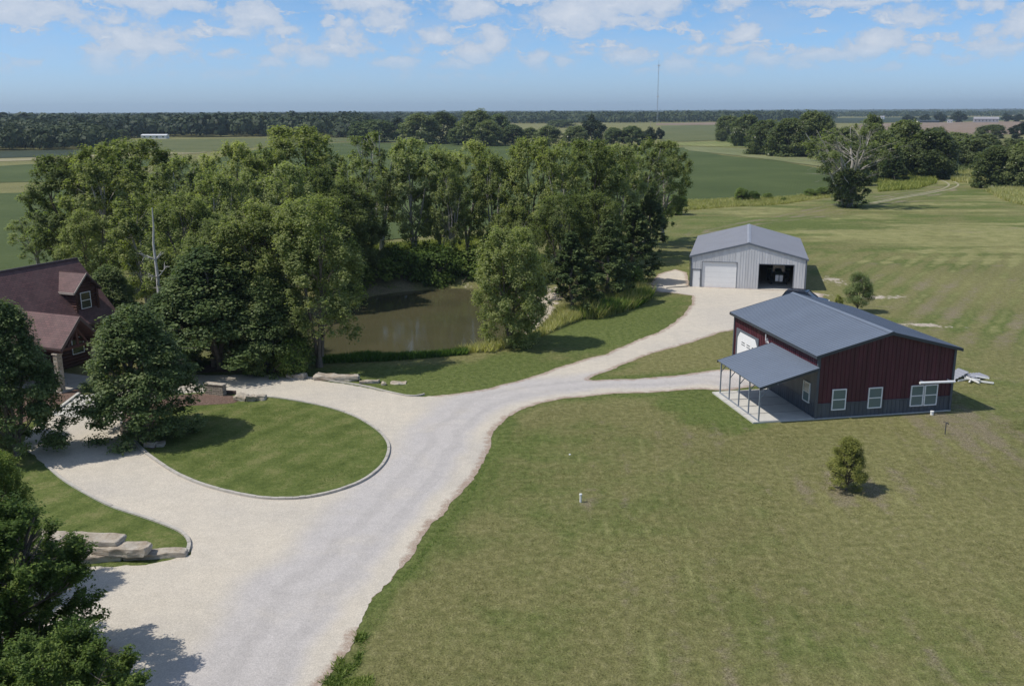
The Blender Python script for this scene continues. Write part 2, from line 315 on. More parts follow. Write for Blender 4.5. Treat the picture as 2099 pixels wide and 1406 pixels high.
# ------------------------------------------------------------------ terrain
def sdf(P, poly):                      # signed distance, positive inside
    poly = np.asarray(poly, float); d = np.full(len(P), 1e9); ins = np.zeros(len(P), bool)
    for i in range(len(poly)):
        a = poly[i]; b = poly[(i + 1) % len(poly)]; e = b - a; w = P - a
        t = np.clip((w @ e) / max(e @ e, 1e-9), 0, 1); q = w - t[:, None] * e; d = np.minimum(d, (q ** 2).sum(1))
        c = ((a[1] > P[:, 1]) != (b[1] > P[:, 1]))
        with np.errstate(divide='ignore', invalid='ignore'):
            xi = (b[0] - a[0]) * (P[:, 1] - a[1]) / (b[1] - a[1]) + a[0]
        ins ^= c & (P[:, 0] < xi)
    d = np.sqrt(d); return np.where(ins, d, -d)
def smooth(poly, n=4, closed=True):    # Catmull-Rom through the survey points
    P = [np.array(p, float) for p in poly]; out = []; m = len(P)
    for i in range(m if closed else m - 1):
        p0, p1, p2, p3 = (P[(i + k) % m] if closed else P[min(max(i + k, 0), m - 1)] for k in (-1, 0, 1, 2))
        for j in range(n):
            t = j / n; out.append(.5 * ((2 * p1) + (-p0 + p2) * t + (2 * p0 - 5 * p1 + 4 * p2 - p3) * t * t + (-p0 + 3 * p1 - 3 * p2 + p3) * t ** 3))
    if not closed: out.append(P[-1])
    return [tuple(p) for p in out]
def vnoise(P, s, seed=0):              # cheap value noise for the large patches
    r = np.random.RandomState(seed); T = r.rand(256, 256); Q = P * s; i = np.floor(Q).astype(int); f = Q - i; f = f * f * (3 - 2 * f)
    g = lambda a, b: T[(i[:, 0] + a) & 255, (i[:, 1] + b) & 255]
    return (g(0, 0) * (1 - f[:, 0]) + g(1, 0) * f[:, 0]) * (1 - f[:, 1]) + (g(0, 1) * (1 - f[:, 0]) + g(1, 1) * f[:, 0]) * f[:, 1]
def fbm(P, s, seed=0, o=4):
    a, t, k = 0, 0, 1.0
    for j in range(o): a = a + k * vnoise(P, s * 2 ** j, seed + j); t += k; k *= .55
    return a / t
WZ = -1.2
POND = smooth([gp2(*p, WZ) for p in [(560, 735), (640, 745), (700, 742), (760, 738), (900, 735), (990, 718), (1045, 703), (1072, 668), (1068, 628), (1045, 602), (990, 593), (900, 594), (800, 603), (730, 618), (640, 645), (560, 690), (530, 715)]], 4)
def ss(x, a, b): t = np.clip((x - a) / (b - a), 0, 1); return t * t * (3 - 2 * t)
def height(P):
    d = -sdf(P, POND) if len(P) else np.zeros(0)      # distance outside
    z = -1.35 * (1 - ss(d, 0.0, 4.2)) - 0.9 * ss(-d, 0, 4)
    far = ss(P[:, 1], 120, 140) * ss(-P[:, 1], -185, -165) * ss(P[:, 0], 20, 50)
    z = z + far * (fbm(P, 0.03, 5) - .5) * 0.5
    return z
def gz(x, y): return float(height(np.array([[x, y]]))[0])

DRIVE_PX = [(665, 1406), (690, 1370), (715, 1330), (735, 1290), (765, 1222), (800, 1190), (835, 1150), (870, 1100), (890, 1070), (915, 1045), (940, 1010), (965, 985), (985, 950), (1000, 920), (1005, 895), (1020, 875), (1040, 855), (1065, 840), (1100, 828), (1150, 818), (1250, 808), (1350, 803), (1440, 798), (1500, 800), (1560, 790),
            (1560, 760), (1475, 757), (1400, 768), (1300, 776), (1215, 781), (1203, 779), (1232, 765), (1300, 738), (1370, 715), (1440, 695), (1475, 682), (1530, 672), (1620, 660), (1680, 625), (1690, 603), (1651, 597), (1560, 592), (1480, 590), (1412, 586), (1409, 560), (1385, 552), (1350, 562), (1328, 580), (1345, 598), (1385, 602), (1418, 606), (1418, 622), (1405, 640), (1385, 660), (1350, 680), (1300, 700), (1240, 725), (1180, 742), (1120, 762), (1060, 782), (1000, 796), (930, 807),
            (870, 813), (835, 812), (800, 805), (740, 792), (680, 783), (640, 777), (600, 772), (540, 770), (470, 768), (400, 768), (330, 775), (270, 795), (215, 806), (105, 852), (60, 885), (50, 915), (95, 955), (130, 985), (180, 1015), (230, 1040), (290, 1060), (340, 1078), (375, 1095), (388, 1115), (384, 1140), (300, 1156), (230, 1158), (150, 1160), (-120, 1200), (-120, 1340), (180, 1330), (234, 1342), (242, 1370), (250, 1406), (215, 1500), (430, 1560), (600, 1500)]
ISLAND_PX = [(415, 806), (500, 812), (560, 816), (620, 825), (680, 838), (730, 856), (770, 880), (790, 900), (797, 920), (790, 945), (770, 968), (740, 988), (700, 1004), (650, 1017), (600, 1023), (540, 1022), (480, 1012), (420, 996), (370, 976), (330, 952), (300, 930), (275, 905), (252, 875), (250, 848), (300, 822), (360, 810)]
def jitter(poly, amp, step=0.35, seed=1):
    P = [np.array(p) for p in poly]; out = []; r = np.random.RandomState(seed)
    for i in range(len(P)):
        a, b = P[i], P[(i + 1) % len(P)]; n = max(1, int(np.linalg.norm(b - a) / step))
        for j in range(n): out.append(a + (b - a) * j / n)
    out = np.array(out); nz = np.stack([fbm(out, .4, seed, 4) - .5, fbm(out, .4, seed + 9, 4) - .5], 1)
    nz2 = np.stack([fbm(out, 4.5, seed + 3, 2) - .5, fbm(out, 4.5, seed + 13, 2) - .5], 1); return out + nz * amp * 2 + nz2 * min(amp, .35) * .45
def cdt_sheet(name, outline, z, mat, spacing=1.0, sd_attr=True):
    outline = np.asarray(outline); n = len(outline); mn, mx = outline.min(0), outline.max(0)
    gx, gy = np.meshgrid(np.arange(mn[0], mx[0], spacing), np.arange(mn[1], mx[1], spacing)); Q = np.stack([gx.ravel(), gy.ravel()], 1)
    s = sdf(Q, outline); Q = Q[s > spacing * .3]
    pts = [Vector((float(a), float(b))) for a, b in np.vstack([outline, Q])]
    V, E_, F, *_ = delaunay_2d_cdt(pts, [(i, (i + 1) % n) for i in range(n)], [], 2, 1e-4)
    # keep the faces whose centre is inside
    A = np.array([[v.x, v.y] for v in V]); F = [f for f in F if len(f) == 3]; C = np.array([A[list(f)].mean(0) for f in F]); k = sdf(C, outline) > 0
    F = [f for f, q in zip(F, k) if q]
    me = bpy.data.meshes.new(name); me.from_pydata([(x, y, z) for x, y in A], [], F)
    if sd_attr:
        at = me.attributes.new('edge', 'FLOAT', 'POINT'); ev = np.maximum(sdf(A, outline), 0); ev[((A[:, 0] < -6) & (A[:, 1] > 34)) & (name == 'driveway')] = 9; at.data.foreach_set('value', ev.astype(np.float32))
    if name == 'driveway':
        rl = np.array(DRIVE[:23]); dd_ = np.full(len(A), 1e9)
        for a_, b_ in zip(rl[:-1], rl[1:]): e_ = b_ - a_; t_ = np.clip(((A - a_) @ e_) / (e_ @ e_), 0, 1); dd_ = np.minimum(dd_, np.linalg.norm(A - a_ - t_[:, None] * e_, axis=1))
        at = me.attributes.new('lane', 'FLOAT', 'POINT'); at.data.foreach_set('value', dd_.astype(np.float32))
    me.update(); return link_mesh(name, me, mat)

DRIVE = [gp2(*p) for p in DRIVE_PX]; ISLAND = smooth([gp2(*p) for p in ISLAND_PX], 4)
LEFTLAWN_PX = [(95, 955), (130, 985), (180, 1015), (230, 1040), (290, 1060), (340, 1078), (375, 1095), (388, 1115), (383, 1136)]

def ground_mat():
    m, nt, p, _ = new_mat('lawn and meadow'); g = G(nt); a = g.attr('patch'); sp = g.N.new('ShaderNodeSeparateColor'); g.L.new(a.outputs['Color'], sp.inputs[0])
    v = g.coord('Position'); v2 = g.coord('Position', (1, 0.45, 1))
    n0 = g.noise(v, 0.07, 3); n1 = g.noise(v, 0.45, 5, 0.6); n2 = g.noise(v, 2.3, 5, 0.65); n3 = g.noise(v, 11, 4, 0.7)
    green = g.ramp(n2, [(0.3, (0.07, 0.095, 0.022)), (0.5, (0.118, 0.148, 0.04)), (0.72, (0.17, 0.19, 0.065))])
    olive = g.ramp(n2, [(0.25, (0.115, 0.12, 0.04)), (0.5, (0.19, 0.183, 0.072)), (0.75, (0.275, 0.255, 0.118))])
    tan = g.ramp(n3, [(0.3, (0.16, 0.13, 0.085)), (0.7, (0.30, 0.255, 0.175))])
    lime = g.ramp(n1, [(0.3, (0.19, 0.195, 0.07)), (0.7, (0.30, 0.285, 0.125))])
    soil = g.ramp(n2, [(0.3, (0.33, 0.27, 0.2)), (0.7, (0.58, 0.52, 0.44))])
    fr = g.m('ADD', sp.outputs['Red'], g.m('MULTIPLY', g.m('SUBTRACT', n1, 0.5), 0.9))
    c = g.mix(g.rng(fr, 0.25, 0.75), olive, green)
    fa = g.m('ADD', a.outputs['Alpha'], g.m('MULTIPLY', g.m('SUBTRACT', n1, 0.5), 0.8)); c = g.mix(g.rng(fa, 0.35, 0.8), c, lime)
    n4 = g.noise(v, 1.1, 6, 0.72); fg = g.m('ADD', sp.outputs['Green'], g.m('MULTIPLY', g.m('SUBTRACT', n4, 0.5), 1.4)); c = g.mix(g.rng(fg, 0.45, 1.0, 0, 0.85), c, tan)
    fb = g.m('ADD', sp.outputs['Blue'], g.m('MULTIPLY', g.m('SUBTRACT', g.noise(v2, 1.6, 6, 0.7), 0.5), 1.6)); c = g.mix(g.rng(fb, 0.5, 0.75), c, soil)
    k = g.m('MULTIPLY', g.rng(n3, 0.3, 0.7, 0.62, 1.38, False), g.rng(g.noise(v, 26, 2, 0.6), 0.3, 0.7, 0.8, 1.2, False)); k2 = g.rng(n0, 0.3, 0.7, 0.92, 1.08, False); k = g.m('MULTIPLY', k, k2); k = g.m('MULTIPLY', k, g.rng(g.noise(g.coord('Position', (1, .7, 1)), 3.6, 6, 0.75), 0.32, 0.68, 0.84, 1.2, False))
    sc = g.N.new('ShaderNodeVectorMath'); sc.operation = 'SCALE'; g.L.new(c, sc.inputs[0]); g.L.new(k, sc.inputs['Scale'])
    g.L.new(sc.outputs[0], p.inputs['Base Color']); p.inputs['Roughness'].default_value = 0.95; p.inputs['Specular IOR Level'].default_value = 0.15
    g.bump(p, g.m('ADD', n3, g.m('MULTIPLY', n2, 2.0)), 0.7, 0.12); return m
M['ground'] = ground_mat()
def build_ground():
    ys = np.concatenate([[8], 10 * (340 / 10) ** (np.linspace(0, 1, 470))]); xs = np.arange(-165, 215.1, 0.66)
    X, Y = np.meshgrid(xs, ys); P = np.stack([X.ravel(), Y.ravel()], 1); nx, ny = len(xs), len(ys)
    near = (P[:, 0] > -30) & (P[:, 0] < 14) & (P[:, 1] > 70) & (P[:, 1] < 128)
    Z = np.zeros(len(P)); Z[near] = height(P[near]); Z[~near] = height_far(P[~near])
    brd = (P[:, 0] < -150) | (P[:, 0] > 200) | (P[:, 1] > 325); Z[brd] = 0
    V = np.column_stack([P, Z]); i = np.arange(nx * ny).reshape(ny, nx)
    F = np.stack([i[:-1, :-1], i[:-1, 1:], i[1:, 1:], i[1:, :-1]], -1).reshape(-1, 4)
    x0, x1, y0, y1 = xs[0], xs[-1], ys[0], ys[-1]; B = 12500.0
    n = len(V); ex = np.array([[x0, y0, 0], [x1, y0, 0], [x1, y1, 0], [x0, y1, 0], [-B, -B, 0], [B, -B, 0], [B, B, 0], [-B, B, 0]])
    V = np.vstack([V, ex]); F = np.vstack([F, [[n + 4, n + 5, n + 1, n], [n + 5, n + 6, n + 2, n + 1], [n + 6, n + 7, n + 3, n + 2], [n + 7, n + 4, n, n + 3]]])
    me = np_mesh('ground', V, F); A = np.zeros((len(V), 4), np.float32)
    Q = V[:, :2]; inn = np.arange(len(P)); Pn = P
    # R lush, G dry/tan, B bare soil, A yellow-green meadow
    R_ = np.full(len(Pn), 0.32); G_ = np.full(len(Pn), 0.28); B_ = np.zeros(len(Pn)); A_ = np.zeros(len(Pn))
    big = fbm(Pn, 0.09, 3)
    def blob(px, py, rx, ry, h=0):
        c = gp2(px, py); return np.exp(-(((Pn[:, 0] - c[0]) / rx) ** 2 + ((Pn[:, 1] - c[1]) / ry) ** 2))
    lawnL = sdf(Pn, [gp2(*p) for p in [(560, 760), (870, 815), (1060, 785), (1240, 728), (1390, 665), (1425, 610), (1320, 600), (1210, 640), (1100, 690), (950, 745)]])
    R_ += 0.55 * ss(lawnL, -2, 2); G_ -= 0.22 * ss(lawnL, -2, 2)
    slab = sdf(Pn, [gp2(*p) for p in [(1380, 830), (1465, 800), (1545, 868), (1500, 880), (1420, 860)]]); R_ += 0.6 * ss(slab, -2.2, .3)
    dd = -sdf(Pn, DRIVE); R_ += 0.45 * (1 - ss(dd, 0.1, 1.6)) * (Pn[:, 1] < 75)
    G_ -= .35 * (1 - ss(dd, 0.1, 1.2))
    R_ += (big - .5) * 1.1; G_ += (fbm(Pn, 0.16, 21) - .5) * .85
    G_ += 0.5 * blob(1738, 1012, 3.5, 2.2) + .55 * blob(1980, 880, 3.5, 5) + .35 * blob(1230, 1030, 2, 1.6) + .12 * blob(1900, 620, 14, 18) + .15 * blob(2000, 660, 12, 18)
    leftL = (Pn[:, 0] < -8) & (Pn[:, 1] < 60); R_[leftL] += .35
    # mowing stripes in the lawn to the right
    d1 = np.array(gp2(2060, 570)) - np.array(gp2(1900, 760)); d1 /= np.linalg.norm(d1); nrm = np.array([-d1[1], d1[0]])
    ph = Pn @ nrm; st = np.sin(ph * 2 * np.pi / 2.9 + .5 * (fbm(Pn, .03, 8) - .5)); w = ss(Pn[:, 1], 62, 80) * ss(-Pn[:, 1], -140, -128) * ss(Pn[:, 0], 34, 44)
    R_ += .25 * st * w; G_ -= .2 * st * w; G_ += .0 * w; A_ += .3 * st * w + .25 * w
    d2 = np.array([0.12, 1.0]); d2 /= np.linalg.norm(d2); n2 = np.array([-d2[1], d2[0]]); st2 = np.sin((Pn @ n2) * 2 * np.pi / 1.9 + .8 * (fbm(Pn, .04, 12) - .5)); w2 = ss(-Pn[:, 1], -66, -56) * ss(Pn[:, 0], 0, 5)
    A_ += .24 * w2 + .3 * st2 * w2; G_ -= .26 * st2 * w2; R_ += .05 * st2 * w2
    # meadow beyond the mown line
    mlx = np.array([gp2(1660, 535), gp2(1800, 540), gp2(2099, 545)]); mline = np.interp(Pn[:, 0], mlx[:, 0], mlx[:, 1])
    md = ss(Pn[:, 1] - mline, -.6, 1.0) * ss(Pn[:, 0], 20, 32); A_ += md * (.42 + .9 * (fbm(Pn, .05, 31) - .5)); R_ += md * .25; G_ -= md * .2
    strk = fbm(Pn * np.array([.35, 2.2]), .12, 77) - .5; A_ += md * strk * 1.6; R_ += md * (fbm(Pn * np.array([.4, 1.6]), .16, 78) - .5) * 1.2; G_ += md * np.maximum(fbm(Pn * np.array([.4, 2.0]), .2, 79) - .55, 0) * 2.2
    A_ += .5 * blob(2010, 480, 26, 12) + .3 * blob(1800, 480, 25, 8)
    edge = np.exp(-((Pn[:, 1] - mline + .3) / .5) ** 2) * ss(Pn[:, 0], 36, 42); R_ += edge * .3; G_ += edge * .3
    trk = sdf(Pn, smooth([gp2(*p) for p in [(1420, 470), (1560, 445), (1700, 415), (1850, 392), (1960, 378), (1975, 392), (1880, 412), (1750, 440), (1560, 465), (1420, 490)]], 2)); wt = ss(trk, -2, 2); ln_ = .5 + .5 * np.sin(trk * 2 * np.pi / 2.6 + 3 * fbm(Pn, .05, 40)); G_ += .75 * wt * ln_; A_ -= .4 * wt; B_ += (.12 + .28 * ln_) * wt * ss(fbm(Pn, .07, 41), .35, .6)
    for (a, b, c, d, s) in [(1830, 608, 3.2, 1.7, .62), (1790, 612, 2.5, 1.2, .5), (1900, 667, 4.0, .9, .62), (1960, 672, 2.2, .7, .55), (1850, 664, 3, .8, .5), (1880, 690, 2, 1.2, .45), (1870, 570, 1.6, 2.4, .3), (1705, 575, 2.0, 5, .7), (1690, 606, 2.5, 2, .6), (1375, 575, 4, 6, .6), (1350, 590, 3, 3, .5), (1110, 640, 2.5, 7, .8), (1125, 600, 2.5, 6, .75), (1000, 565, 6, 2.5, .55), (860, 596, 6, 1.4, .5), (1345, 590, 2, 3, .5), (450, 818, 3.0, 1.4, .3)]:
        B_ += s * blob(a, b, c, d) * (.45 + 1.1 * fbm(Pn, .5, 91))
    bank = -sdf(Pn[near], POND); B_[near] += .5 * np.exp(-((bank - .2) / .6) ** 2) * ss(Pn[near][:, 1], 84, 96)
    # the grove's shaded floor is leaf litter and grass
    grove = sdf(Pn, [gp2(*p) for p in [(-40, 600), (300, 560), (700, 540), (1100, 545), (1330, 520), (1330, 600), (1200, 660), (1000, 700), (950, 740), (600, 770), (350, 768), (230, 800), (60, 880), (-60, 900)]])
    G_ += .3 * ss(grove, -1, 3) * (Pn[:, 0] < -12)
    A_ += 0.7 * ss(sdf(Pn, [gp2(*p) for p in [(700, 545), (760, 500), (1010, 480), (1100, 490), (1080, 530), (800, 555)]]), -2, 3)
    far = Pn[:, 1] > 150; left = Pn[:, 0] < 20; A_ += .35 * (far & left)
    C4 = np.clip(np.stack([R_, G_, B_, A_], 1), 0, 1); A[:len(P)] = C4; A[len(P):] = (.3, .3, 0, .2)
    at = me.color_attributes.new('patch', 'FLOAT_COLOR', 'POINT'); at.data.foreach_set('color', A.ravel())
    me.polygons.foreach_set('use_smooth', np.ones(len(me.polygons), bool))
    o = link_mesh('ground', me, M['ground']); tag(o, kind='structure')
def height_far(P):
    return ss(P[:, 1], 120, 140) * ss(-P[:, 1], -185, -165) * ss(P[:, 0], 20, 50) * (fbm(P, 0.03, 5) - .5) * 0.5
build_ground()

def gravel_mat():
    m, nt, p, _ = new_mat('crushed limestone'); g = G(nt); e = g.attr('edge').outputs['Fac']; v = g.coord('Position')
    n0 = g.noise(v, 0.16, 4, 0.6); n1 = g.noise(v, 1.3, 5, 0.6); n2 = g.noise(v, 16, 4, 0.7); n3 = g.noise(v, 42, 2, 0.6)
    base = g.ramp(n0, [(0.3, (0.54, 0.495, 0.43)), (0.5, (0.59, 0.535, 0.45)), (0.7, (0.63, 0.565, 0.465))])
    ln = g.m('ADD', g.attr('lane').outputs['Fac'], g.m('MULTIPLY', g.m('SUBTRACT', g.noise(v, 0.22, 3), .5), 2.0)); trk = g.m('MULTIPLY', g.rng(ln, 0.7, 1.8), g.rng(ln, 4.8, 6.8, 1, 0)); trk = g.m('MULTIPLY', trk, g.rng(g.noise(v, 0.35, 4), 0.25, 0.5, .55, 1))
    whl = g.m('MAXIMUM', g.m('MULTIPLY', g.rng(ln, 1.5, 1.9), g.rng(ln, 2.2, 2.6, 1, 0)), g.m('MULTIPLY', g.rng(ln, 3.3, 3.7), g.rng(ln, 4.0, 4.4, 1, 0))); base = g.mix(g.m('MULTIPLY', trk, .8), base, (0.505, 0.478, 0.468))
    sp = g.rng(n2, 0.36, 0.66, 0.80, 1.10, False); sp = g.m('MULTIPLY', sp, g.rng(g.noise(v, 5, 5, 0.7), 0.3, 0.7, 0.92, 1.06, False)); sp = g.m('MULTIPLY', sp, g.rng(n3, 0.3, 0.7, 0.86, 1.12, False)); sp = g.m('MULTIPLY', sp, g.rng(whl, 0, 1, 1.0, 0.93)); sp = g.m('MULTIPLY', sp, g.rng(n1, 0.3, 0.7, 0.93, 1.05, False))
    sc = g.N.new('ShaderNodeVectorMath'); sc.operation = 'SCALE'; g.L.new(base, sc.inputs[0]); g.L.new(sp, sc.inputs['Scale'])
    # leaf litter and soil working in along the unkerbed edges
    ed = g.m('SUBTRACT', g.rng(e, 0.0, 1.3, 1, 0), g.m('MULTIPLY', g.noise(v, 1.7, 7, 0.8), 1.5)); lit = g.ramp(n2, [(0.3, (0.20, 0.125, 0.095)), (0.7, (0.45, 0.36, 0.28))])
    c = g.mix(g.rng(ed, -0.1, 0.3, 0, 0.85), sc.outputs[0], lit)
    st = g.noise(v, 0.8, 6, 0.8); c = g.mix(g.rng(st, 0.66, 0.8, 0, 0.35), c, (0.36, 0.27, 0.2))
    g.L.new(c, p.inputs['Base Color']); p.inputs['Roughness'].default_value = 0.95; p.inputs['Specular IOR Level'].default_value = 0.1; g.bump(p, n2, 0.5, 0.03); return m
M['gravel'] = gravel_mat()
tag(cdt_sheet('driveway', jitter(DRIVE, 0.32, 0.14, 3), 0.012, M['gravel'], 0.8), kind='structure')
def lawn_mat():
    m, nt, p, _ = new_mat('watered lawn'); g = G(nt); v = g.coord('Position'); n1 = g.noise(v, 0.5, 5, 0.6); n2 = g.noise(v, 3, 5, 0.65); n3 = g.noise(v, 12, 4, 0.7)
    vr = g.coord('Position', (1, 1, 1), (0, 0, 0.5)); wv = g.N.new('ShaderNodeTexWave'); wv.inputs['Scale'].default_value = 0.16; wv.inputs['Distortion'].default_value = 2.5; wv.inputs['Detail'].default_value = 3; g.L.new(vr, wv.inputs['Vector'])
    f = g.m('ADD', g.m('MULTIPLY', n1, 0.6), g.m('MULTIPLY', n2, 0.4)); f = g.m('ADD', f, g.m('MULTIPLY', g.m('SUBTRACT', wv.outputs['Fac'], 0.5), 0.08))
    c = g.ramp(f, [(0.34, (0.07, 0.098, 0.022)), (0.5, (0.12, 0.15, 0.04)), (0.66, (0.195, 0.195, 0.075))])
    e = g.attr('edge').outputs['Fac']; c = g.mix(g.rng(g.m('SUBTRACT', g.rng(e, 0, .8, 1, 0), n2), 0, .5, 0, .5), c, (0.07, 0.11, 0.03))
    sc = g.N.new('ShaderNodeVectorMath'); sc.operation = 'SCALE'; g.L.new(c, sc.inputs[0]); g.L.new(g.rng(n3, 0.3, 0.7, 0.7, 1.3, False), sc.inputs['Scale'])
    g.L.new(sc.outputs[0], p.inputs['Base Color']); p.inputs['Roughness'].default_value = 0.95; p.inputs['Specular IOR Level'].default_value = 0.15; g.bump(p, n3, 0.7, 0.08); return m
M['lawn'] = lawn_mat()
tag(cdt_sheet('island_lawn', ISLAND, 0.06, M['lawn'], 1.0), kind='structure')
LL = [gp2(*p) for p in LEFTLAWN_PX]; LL = smooth(LL, 4, False) + [gp2(*p) for p in [(300, 1140), (230, 1130), (60, 1100), (-160, 1090), (-160, 930), (50, 925)]]
tag(cdt_sheet('side_lawn', LL, 0.05, M['lawn'], 1.0), kind='structure')
def mulch_mat():
    m, nt, p, _ = new_mat('bark mulch'); g = G(nt); v = g.coord('Position'); n = g.noise(v, 9, 5, 0.7); c = g.ramp(n, [(0.3, (0.06, 0.035, 0.025)), (0.55, (0.16, 0.10, 0.075)), (0.75, (0.34, 0.25, 0.19))])
    g.L.new(c, p.inputs['Base Color']); p.inputs['Roughness'].default_value = 0.95; g.bump(p, n, 0.8, 0.05); return m
M['mulch'] = mulch_mat()
tag(cdt_sheet('mulch_bed', jitter(smooth([gp2(*p) for p in [(255, 850), (330, 818), (420, 808), (470, 811), (490, 818), (480, 828), (420, 832), (370, 835), (330, 850), (322, 890), (325, 915), (308, 922), (280, 902), (258, 875)]], 3), .12, .4, 5), 0.072, M['mulch'], 0.8), kind='structure')
tag(cdt_sheet('house_bed', jitter([gp2(*p) for p in [(40, 870), (160, 810), (215, 780), (215, 760), (60, 800), (-60, 850), (-60, 900)]], .1, .4, 6), 0.02, M['mulch'], 1.0), kind='structure')
tag(cdt_sheet('bank_bed', jitter([gp2(*p) for p in [(225, 785), (330, 766), (470, 762), (560, 764), (600, 768), (610, 760), (560, 747), (420, 742), (300, 750), (215, 765)]], .15, .4, 7), 0.022, M['mulch'], 1.0), kind='structure')
pad = [gp2(*p) for p in [(104, 852), (165, 810), (215, 806), (232, 822), (205, 852), (150, 856)]]
tag(cdt_sheet('entry_pad', pad, 0.03, M['concrete'], 1.0), kind='structure')
def ribbon(name, line, w, h0, z, mat):
    L_ = [np.array(p) for p in line]; mb = MB(); n = len(L_); offs = []
    for i in range(n):
        d = L_[min(i + 1, n - 1)] - L_[max(i - 1, 0)]; d /= np.linalg.norm(d) + 1e-9; offs.append(np.array([-d[1], d[0]]) * w / 2)
    for i in range(n - 1):
        a0, a1, b0, b1 = L_[i] + offs[i], L_[i] - offs[i], L_[i + 1] + offs[i + 1], L_[i + 1] - offs[i + 1]; h = h0 + rnd.uniform(-.012, .012); gp_ = .012 / max(np.linalg.norm(L_[i + 1] - L_[i]), .1); b0 = b0 + (a0 - b0) * gp_; b1 = b1 + (a1 - b1) * gp_
        T = lambda p, zz: (p[0], p[1], zz)
        mb.face(T(a0, z + h), T(b0, z + h), T(b1, z + h), T(a1, z + h)); mb.face(T(a0, z), T(b0, z), T(b0, z + h), T(a0, z + h)); mb.face(T(a1, z + h), T(b1, z + h), T(b1, z), T(a1, z))
    return tag(mb.build(name, mat), kind='structure')
kl = ISLAND[4:92]; ribbon('island_kerb', kl, 0.17, 0.13, 0.0, M['conc_old'])
ribbon('lawn_kerb', smooth([gp2(*p) for p in LEFTLAWN_PX], 4, False), 0.17, 0.13, 0.0, M['conc_old'])
ribbon('bend_kerb', smooth([gp2(*p) for p in [(600, 771), (680, 782), (740, 791), (800, 805), (835, 812), (855, 812), (870, 809)]], 4, False), 0.15, 0.11, 0.0, M['conc_old'])
ribbon('entry_kerb', [gp2(105, 851), gp2(162, 808)], 0.2, 0.14, 0.0, M['concrete'])

# pond
def water_mat():
    m, nt, p, _ = new_mat('murky pond water'); g = G(nt); v = g.coord('Position'); n = g.noise(v, 0.12, 3); c = g.ramp(n, [(0.3, (0.072, 0.070, 0.036)), (0.7, (0.10, 0.090, 0.048))])
    g.L.new(c, p.inputs['Base Color']); p.inputs['Roughness'].default_value = 0.05; p.inputs['IOR'].default_value = 1.33; p.inputs['Specular IOR Level'].default_value = 0.9; g.bump(p, g.noise(g.coord('Position', (.6, 1, 1)), 3, 3), 0.25, 0.03); return m
big_pond = (np.array(POND) - np.mean(POND, 0)) * 1.03 + np.mean(POND, 0)
tag(cdt_sheet('pond_water', big_pond, WZ, water_mat(), 3.0, False), kind='structure')

# fields
M['rut'] = simple('pale worn track', (0.31, 0.29, 0.18), 0.95, 0, 0.3, .6)
for dx in (0, 16): ribbon('farm_track', smooth([gp2(x + dx * k, y) for x, y, k in [(1780, 417, .6), (1850, 404, .8), (1905, 394, 1), (1936, 386, 1.1), (1945, 378, 1.2), (1930, 370, 1.1), (1912, 366, 1)]], 5, False), .55, .03, 0.0, M['rut'])
def field_mat(name, c1, c2, c3, ang=0.3, row=0.75, rs=0.25, nsc=0.03):
    m, nt, p, _ = new_mat(name); g = G(nt); v = g.coord('Position'); n = g.noise(v, nsc, 5, 0.6); n2 = g.noise(v, 0.6, 4, 0.65)
    f = g.m('ADD', g.m('MULTIPLY', n, 0.65), g.m('MULTIPLY', n2, 0.35)); c = g.ramp(f, [(0.35, c1), (0.5, c2), (0.65, c3)])
    vr = g.coord('Position', (1, 1, 1), (0, 0, ang)); w = g.N.new('ShaderNodeTexWave'); w.inputs['Scale'].default_value = 0.314 / row; w.inputs['Distortion'].default_value = 0.6; g.L.new(vr, w.inputs['Vector'])
    sc = g.N.new('ShaderNodeVectorMath'); sc.operation = 'SCALE'; g.L.new(c, sc.inputs[0]); g.L.new(g.rng(w.outputs['Fac'], 0, 1, 1 - rs, 1 + rs * .5, False), sc.inputs['Scale'])
    g.L.new(sc.outputs[0], p.inputs['Base Color']); p.inputs['Roughness'].default_value = 0.9; p.inputs['Specular IOR Level'].default_value = 0.2; g.bump(p, n2, 0.6, 0.3); return m
M['bean'] = field_mat('soybean rows', (0.054, 0.078, 0.02), (0.07, 0.096, 0.026), (0.092, 0.118, 0.036), .3, .75, .06)
M['bean2'] = field_mat('paler crop', (0.09, 0.108, 0.036), (0.12, 0.135, 0.048), (0.155, 0.16, 0.064), 0.1, 3)
M['darkcrop'] = field_mat('dark crop', (0.03, 0.045, 0.025), (0.04, 0.055, 0.03), (0.05, 0.065, 0.035), 0.1, 3)
M['brown'] = field_mat('bare tilled field', (0.20, 0.145, 0.105), (0.25, 0.185, 0.135), (0.30, 0.23, 0.17), 0.1, 4, .15)
M['straw'] = field_mat('dry grass strip', (0.22, 0.20, 0.10), (0.29, 0.26, 0.145), (0.36, 0.32, 0.20), 0.1, 4, .1)
M['palegrass'] = field_mat('pale green grass', (0.13, 0.15, 0.06), (0.18, 0.195, 0.085), (0.24, 0.24, 0.12), 0.1, 4, .05)
M['limegrass'] = field_mat('yellow green grass', (0.13, 0.16, 0.045), (0.19, 0.21, 0.07), (0.27, 0.27, 0.11), 0.1, 4, .1)
def field(name, px, mat, z):
    o = cdt_sheet(name, jitter([gp2(*p) for p in px], 1.2, 6, 11), z, mat, 60, False); return tag(o, kind='structure')
field('bean_field', [(1398, 303), (1480, 319), (1600, 331), (1690, 348), (1720, 372), (1700, 396), (1640, 404), (1560, 410), (1500, 413), (1440, 415), (1400, 420), (1300, 432), (1150, 452), (1000, 470), (800, 492), (500, 525), (300, 540), (150, 555), (0, 572), (-60, 576), (-80, 399), (50, 396), (100, 392), (250, 370), (400, 335), (560, 300), (700, 293), (1000, 296)], M['bean'], 0.10)
